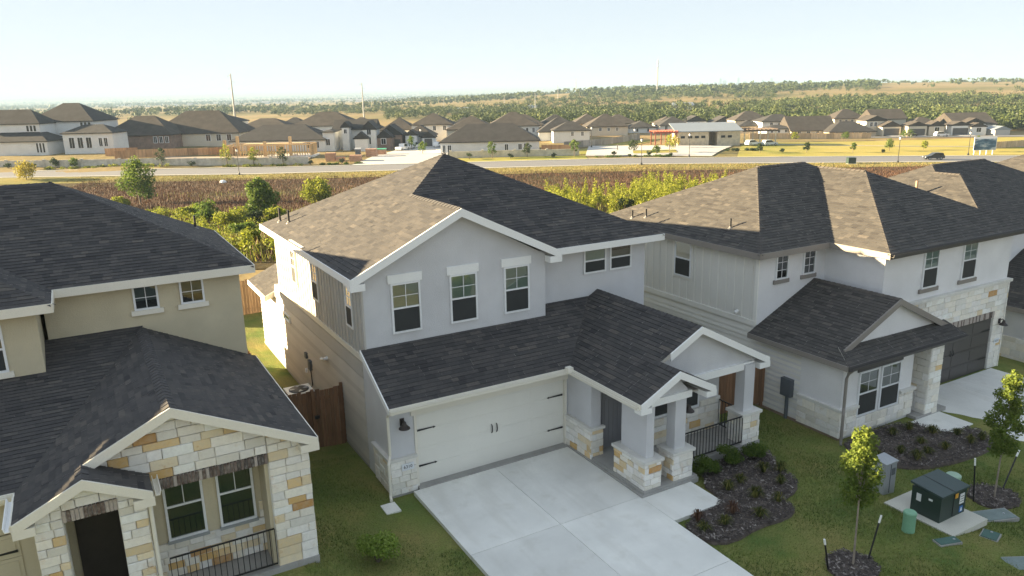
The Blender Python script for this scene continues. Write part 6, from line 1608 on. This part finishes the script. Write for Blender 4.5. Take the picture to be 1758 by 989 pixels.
# vehicles
def car(label, u, v, rot, col, kind='suv', cat='car', group='vehicles beyond the road'):
    p = P3(u, v, .18 if v > 196 else .05) if not 180 < v < 195 else Vector((*XY(u, v), roadz(u)+.03))
    t = thing('car' if cat != 'truck' else 'pickup_truck', label, cat, p, group); L, Wd, Ht = (4.5, 1.85, 1.65) if kind == 'suv' else (5.6, 1.95, 1.85)
    c, s_ = math.cos(rot-YAW), math.sin(rot-YAW)
    def f(a, b, z): return Vector((p.x+a*c-b*s_, p.y+a*s_+b*c, p.z+z))
    paint = plain('paint_%s' % '_'.join('%02d' % int(x*99) for x in col), col, .3, .05)
    prof = [(-L/2,.35), (-L/2,.95), (-L/2+.15,1.02), (L/2-1.1,1.0), (L/2-.15,.85), (L/2,.7), (L/2,.35)]
    mb = MB(); mb.prism([f(a, -Wd/2, z) for a, z in prof], f(0, Wd, 0)-f(0, 0, 0)); b = mb.build('body', paint, t)
    cab = [(-L/2+.1,1.0), (-L/2+.4,Ht-.06), (-L/2+.8,Ht), (L/2-2.2,Ht), (L/2-1.2,1.0)] if kind == 'suv' else [(-.6,1.0), (-.45,Ht), (1.0,Ht), (1.7,1.0)]
    mb = MB(); mb.prism([f(a, -Wd/2+.1, z) for a, z in cab], f(0, Wd-.2, 0)-f(0, 0, 0)); mb.build('cabin', paint, t)
    gl = [(a*.9+(.05 if kind != 'suv' else -.02), z-.08 if z > 1.3 else z+.04) for a, z in cab]
    for sg in (-1, 1):
        mb = MB(); mb.prism([f(a, sg*(Wd/2-.1), z) for a, z in gl], f(0, sg*.02, 0)-f(0, 0, 0)); mb.build('side_window', M_GLF, t)
        for a in (-L/2+.85, L/2-.9):
            mb = MB(); w0 = f(a, sg*(Wd/2-.2), .34); w1 = f(a, sg*(Wd/2+.02), .34); mb.tube([w0, w1], .34, 14); w = mb.build('wheel', M_BLK, t); mb = MB(); mb.tube([w1, f(a, sg*(Wd/2+.03), .34)], .19, 10); mb.build('rim', M_GRM, w)
        mb = MB(); q = f(L/2-.03, sg*.65, .68); fbox_ = mb.lathe(q, [(.12,-.08), (.12,.08)], 8); mb.build('headlight', M_VIN, t)
car('dark grey car driving on the far road at the right', 102.1, 186, math.pi, (.03,.035,.045)); car('front white pickup parked on the side street', -31.6, 231, 1.2, (.75,.76,.77), 'truck', 'truck'); car('second white pickup parked behind on the side street', -29.2, 238, 1.3, (.72,.73,.74), 'truck', 'truck'); car('silver car parked under the timber shade structure', 76.8, 229, .3, (.5,.55,.6)); car('pale car parked left of the silver one by the clubhouse', 72.0, 229.5, .4, (.62,.66,.66)); car('white car parked before the twin-gabled house', 147, 264.5, 0, (.75,.76,.77)); car('dark pickup in the driveway of the twin-gabled house', 138.6, 268, 1.5, (.04,.035,.035), 'truck', 'truck'); car('white car seen through the clubhouse passage', 60.9, 244, .2, (.7,.72,.74)); car('white car parked further along the side street', -21.8, 240, 1.3, (.72,.73,.74))
# sign board, utility box, person, site clutter
p = P3(122.3, 199); SG = thing('billboard', 'blue picture billboard on white posts beside the far road', 'sign', p)
for i in range(4): mb = MB(); fbox(mb, 119.6+i*1.6-.1, 119.6+i*1.6+.1, 199, 199.2, p.z-.3, p.z+1.6); mb.build('post', M_TRW, SG)
mb = MB(); fbox(mb, 119.2, 125.0, 198.9, 199.0, p.z+1.2, p.z+4.6); mb.build('frame', M_TRW, SG)
m, n_, b_ = nodes('billboard_picture'); cc = ramp(n_, noise(n_, .5, 4, .6, stretch(n_, (.6,.6,1.6))), [(.35, (.02,.05,.09)), (.5, (.06,.14,.2)), (.6, (.45,.5,.5)), (.7, (.04,.09,.13))]); n_.links.new(cc, b_.inputs['Base Color'])
mb = MB(); fbox(mb, 119.3, 124.9, 198.86, 198.9, p.z+1.3, p.z+4.1); mb.build('picture', m, SG)
p = P3(78.5, 177); t = thing('utility_box', 'dark green utility box on the verge beside the far road', 'utility box', p); mb = MB(); fbox(mb, 77.6, 79.3, 176.6, 178, p.z, p.z+1.5); mb.build('cabinet', M_TG, t); mb = MB(); fbox(mb, 77.3, 79.6, 176.2, 178.3, p.z-.2, p.z+.12); mb.build('pad', M_PAD, t)
def person(label, base):
    me = bpy.data.meshes.new('p'); b = Vector(base)
    J = [(0,0,.95), (0,0,1.2), (0,0,1.42), (0,0,1.52), (0,0,1.66), (.1,0,.9), (.13,.12,.5), (.12,.05,.06), (.12,.2,.03), (-.1,0,.9), (-.13,-.05,.5), (-.12,-.22,.08), (-.12,-.1,.03), (.2,0,1.38), (.27,-.06,1.1), (.26,.08,.86), (-.2,0,1.38), (-.27,.06,1.1), (-.26,.16,.88)]
    Ed = [(0,1), (1,2), (2,3), (3,4), (0,5), (5,6), (6,7), (7,8), (0,9), (9,10), (10,11), (11,12), (2,13), (13,14), (14,15), (2,16), (16,17), (17,18)]
    rr = [.15,.14,.15,.06,.11,.1,.07,.05,.045,.1,.07,.05,.045,.07,.05,.04,.07,.05,.04]
    me.from_pydata(J, Ed, []); o = bpy.data.objects.new('p', me); COL.objects.link(o); md = o.modifiers.new('s', 'SKIN')
    for i, sv in enumerate(me.skin_vertices[0].data): sv.radius = (rr[i], rr[i]); sv.use_root = (i == 0)
    o.modifiers.new('d', 'SUBSURF').levels = 1
    dg = bpy.context.evaluated_depsgraph_get(); dg.update(); nm = bpy.data.meshes.new_from_object(o.evaluated_get(dg)); bpy.data.objects.remove(o)
    mt, n_, b_ = nodes('clothes'); sx = n_.nodes.new('ShaderNodeSeparateXYZ'); tc = n_.nodes.new('ShaderNodeTexCoord'); n_.links.new(tc.outputs['Object'], sx.inputs[0]); dv = n_.nodes.new('ShaderNodeMath'); dv.operation = 'DIVIDE'; dv.inputs[1].default_value = 1.8; n_.links.new(sx.outputs['Z'], dv.inputs[0]); cc = ramp(n_, dv.outputs[0], [(0, (.02,.02,.022)), (.52, (.03,.03,.04)), (.53, (.05,.05,.06)), (.83, (.05,.05,.06)), (.84, (.4,.26,.2)), (.93, (.4,.26,.2)), (.94, (.03,.02,.02))]); n_.links.new(cc, b_.inputs['Base Color'])
    nm.materials.clear(); nm.materials.append(mt)
    o = link('person', nm, None, b); o.rotation_euler = (0, 0, .9)
    return tag(o, label, 'person')
person('person in dark clothes walking across the parking court', P3(30.0, 215, .16))
BRK = plain('brick_pallet', (.48,.28,.18), .9, .2, 1, 6, .3)
for i, (u, v, w, d, h) in enumerate([(-47.2,205.5,2.6,2,2.2), (-44.6,205,2.2,2,1.2), (-40.4,204,3.2,2,1.9), (-37.5,212,3,2,2)]):
    p = P3(u, v); t = thing('brick_pallet', ['tall brick pallet left of the dark low hedge', 'short brick pallet beside the tall one', 'wide brick pallet at the side street corner', 'brick pallet behind the corner, near the portable toilet'][i], 'pallet', p, 'brick pallets')
    mb = MB(); fbox(mb, u-w/2, u+w/2, v-d/2, v+d/2, p.z, p.z+.15); mb.build('pallet', M_STUD, t)
    n = int(h/.5)
    for j in range(n): o_ = rnd.uniform(-.08, .08); mb = MB(); fbox(mb, u-w/2+.05+o_, u+w/2-.05+o_, v-d/2+.05, v+d/2-.05, p.z+.15+j*.5, p.z+.15+j*.5+.47); mb.build('brick_layer', BRK, t)
p = P3(-41.1, 211.5); t = thing('portable_toilet', 'white-topped dark portable toilet at the building site', 'toilet', p); mb = MB(); fbox(mb, -41.8, -40.4, 211, 212.2, p.z, p.z+2.1); mb.build('cabin', M_DKM, t); mb = MB(); fbox(mb, -41.9, -40.3, 210.9, 212.3, p.z+2.1, p.z+2.4); mb.build('roof', M_VIN, t)
p = P3(-35, 217); t = thing('dumpster', 'green-topped dumpster behind the brick pallets', 'dumpster', p); mb = MB(); fbox(mb, -37.4, -34.4, 216, 218, p.z, p.z+1.5); mb.build('bin', BRK, t); mb = MB(); fbox(mb, -37.5, -34.3, 215.9, 218.1, p.z+1.5, p.z+1.75); mb.build('lid', plain('lid_green', (.1,.5,.3), .5), t)

# ================================================================== woods, far town, skyline
def woods(name, label, n, rr, aa, mask, size, q, leaf, mat, seed):
    r_ = np.random.default_rng(seed); r = np.exp(r_.uniform(math.log(rr[0]), math.log(rr[1]), n)); a = r_.uniform(aa[0], aa[1], n)
    v = r/np.sqrt(1+a*a); u = a*v; x, y = XY(u, v); k_ = r_.random(n) < mask(r, a, x, y); x, y, r = x[k_], y[k_], r[k_]; m = len(x); z = H(x, y)
    h = r_.uniform(size[0], size[1], m); w = h*r_.uniform(.5, 1.05, m); tb = np.clip(r_.normal(.45, .2, m), 0, 1)
    c = np.repeat(np.stack([x, y, z+h*.52], 1), q, 0); R3 = np.repeat(np.stack([w, w, h*.5], 1), q, 0); M_ = m*q
    # three lobes per crown
    lob = r_.normal(0, .32, (m, 3, 3)); lob[:,:,2] *= .6; pick = r_.integers(0, 3, M_); c = c+lob[np.repeat(np.arange(m), q), pick]*R3
    d = r_.normal(size=(M_,3)); d /= np.linalg.norm(d, axis=1)[:,None]; c = c+d*R3*.62*(r_.random(M_)**.4)[:,None]
    c[:,2] = np.maximum(c[:,2], np.repeat(z, q)+.3)
    nn = d*.8+r_.normal(size=(M_,3))*.5; nn /= np.linalg.norm(nn, axis=1)[:,None]; e = np.cross(nn, r_.normal(size=(M_,3))); e /= np.linalg.norm(e, axis=1)[:,None]; f = np.cross(nn, e)
    s = (np.repeat(h, q)*leaf*r_.uniform(.6, 1.3, M_))[:,None]
    V = np.stack([c-e*s, c+f*s*.7, c+e*s, c-f*s*.7], 1)
    tone = np.clip(np.repeat(tb, q)*.75+.3*r_.random(M_)+.15*d[:,2], 0, 1)
    return tag(link(name, npmesh(name, V, 4, tone, mat), None, (0,0,0)), label, 'woods', kind='stuff')
def wm(r, a, x, y):
    n1 = vnoise(x, y, .011, 11); n2 = vnoise(x, y, .03, 12)
    t = sstep(-.25, .15, a)
    dens = np.clip((n1*.6+n2*.4-(.60-.19*t))*7, 0, 1)
    field = ((a > .47) & (r > 840) & (r < 1500)) | ((a < -.30) & (r < 900)) | ((a > .42) & (r < 330)) | ((a > .2) & (a < .36) & (r > 620) & (r < 760)) | ((a > .34) & (a < .44) & (r > 700) & (r < 900))
    return np.where(field, dens*.06, dens)*np.where(r < 345, 0, 1)
woods('near_woods', 'green oak scrub woods on the slopes beyond the far houses', 7500, (345, 1000), (-.75, .75), wm, (3.5, 7.5), 110, .085, M_LFF, 1)
woods('hill_woods', 'wooded hills towards the horizon', 14000, (950, 3600), (-.8, .8), lambda r, a, x, y: np.clip(wm(r, a, x, y)*(.35+.65*sstep(-.3, .05, a))+.02, 0, 1), (5, 9), 16, .26, M_LFF, 2)
woods('plain_woods', 'hazy tree cover of the distant plain', 14000, (3400, 15000), (-.8, .8), lambda r, a, x, y: .1+.9*(vnoise(x, y, .002, 5)*vnoise(x, y, .006, 6)*2.2), (8, 14), 8, .5, M_LFF, 3)
woods('tree_row', 'dark tree row behind the right-hand houses', 520, (345, 440), (.33, .85), lambda r, a, x, y: np.ones_like(r)*.9, (3.5, 6), 110, .08, M_LFD, 4)
woods('tree_row', 'tree line along the left dry field', 420, (900, 1150), (-.75, -.1), lambda r, a, x, y: .3+.7*vnoise(x, y, .02, 9), (5, 9), 40, .16, M_LFF, 6)
mb = MB()
for _ in range(420):
    r_ = math.exp(rnd.uniform(math.log(2400), math.log(9000))); a = rnd.choice((rnd.uniform(-.5, .1), rnd.uniform(-.2, .0), rnd.uniform(.5, .72))); v = r_/math.hypot(1, a); u = a*v; z = Hf(*XY(u, v)); w = rnd.uniform(6, 16); h = rnd.uniform(4, 9)
    fbox(mb, u-w, u+w, v-8, v+8, z, z+h)
F_SKY = fz('tower_glass', (.12,.15,.19))
mb.build('distant_town', F_W, label='pale specks of distant town buildings on the hazy plain', cat='town', kind='stuff')
for i, (a, h, w) in enumerate([(.243,120,22), (.252,95,20), (.262,110,24), (.2685,165,22), (.2745,130,26), (.283,100,30), (.291,175,20), (.300,110,24), (.312,95,26), (.322,125,24), (.333,150,22), (.341,90,30)]):
    v = 8200; u = a*v; h *= .56; w *= .56; z = Hf(*XY(u, v)); mb = MB(); fbox(mb, u-w, u+w, v, v+50, z-5, z+h); fbox(mb, u-w*.6, u+w*.6, v+8, v+40, z+h+.1, z+h*1.09); mb.build('skyline_tower', F_SKY, label='%s faint city tower from the left on the horizon' % ORD[i], cat='tower', group='distant skyline')
for lab, u, v, w in (('pale house with metal roof half hidden in the right-hand woods', 125, 560, 14), ('small pale barn among trees left of centre', -37, 640, 8), ('small white barn among trees near the centre', 20, 640, 7)):
    far_house(lab, [(u-w/2, u+w/2, v, 8, Hf(*XY(u, v)), Hf(*XY(u, v))+3, Hf(*XY(u, v))+5, 'gs')], F_W, R_M, [(u-1, u+1, v, Hf(*XY(u, v))+1, Hf(*XY(u, v))+2.2)])

# ------------------------------------------------------------------ haze
hz = MB().box(-29000, 29000, -29000, 29000, -60, 92)
m = bpy.data.materials.new('haze'); m.use_nodes = True; nn_ = m.node_tree; nn_.nodes.remove(nn_.nodes['Principled BSDF'])
pv = nn_.nodes.new('ShaderNodeVolumePrincipled'); pv.inputs['Color'].default_value = (.36,.50,.66,1); pv.inputs['Density'].default_value = 1.9e-4; pv.inputs['Anisotropy'].default_value = 0
nn_.links.new(pv.outputs[0], nn_.nodes['Material Output'].inputs['Volume'])
hz.build('haze', m, label='thin pale haze over the whole countryside', cat='haze', kind='stuff')
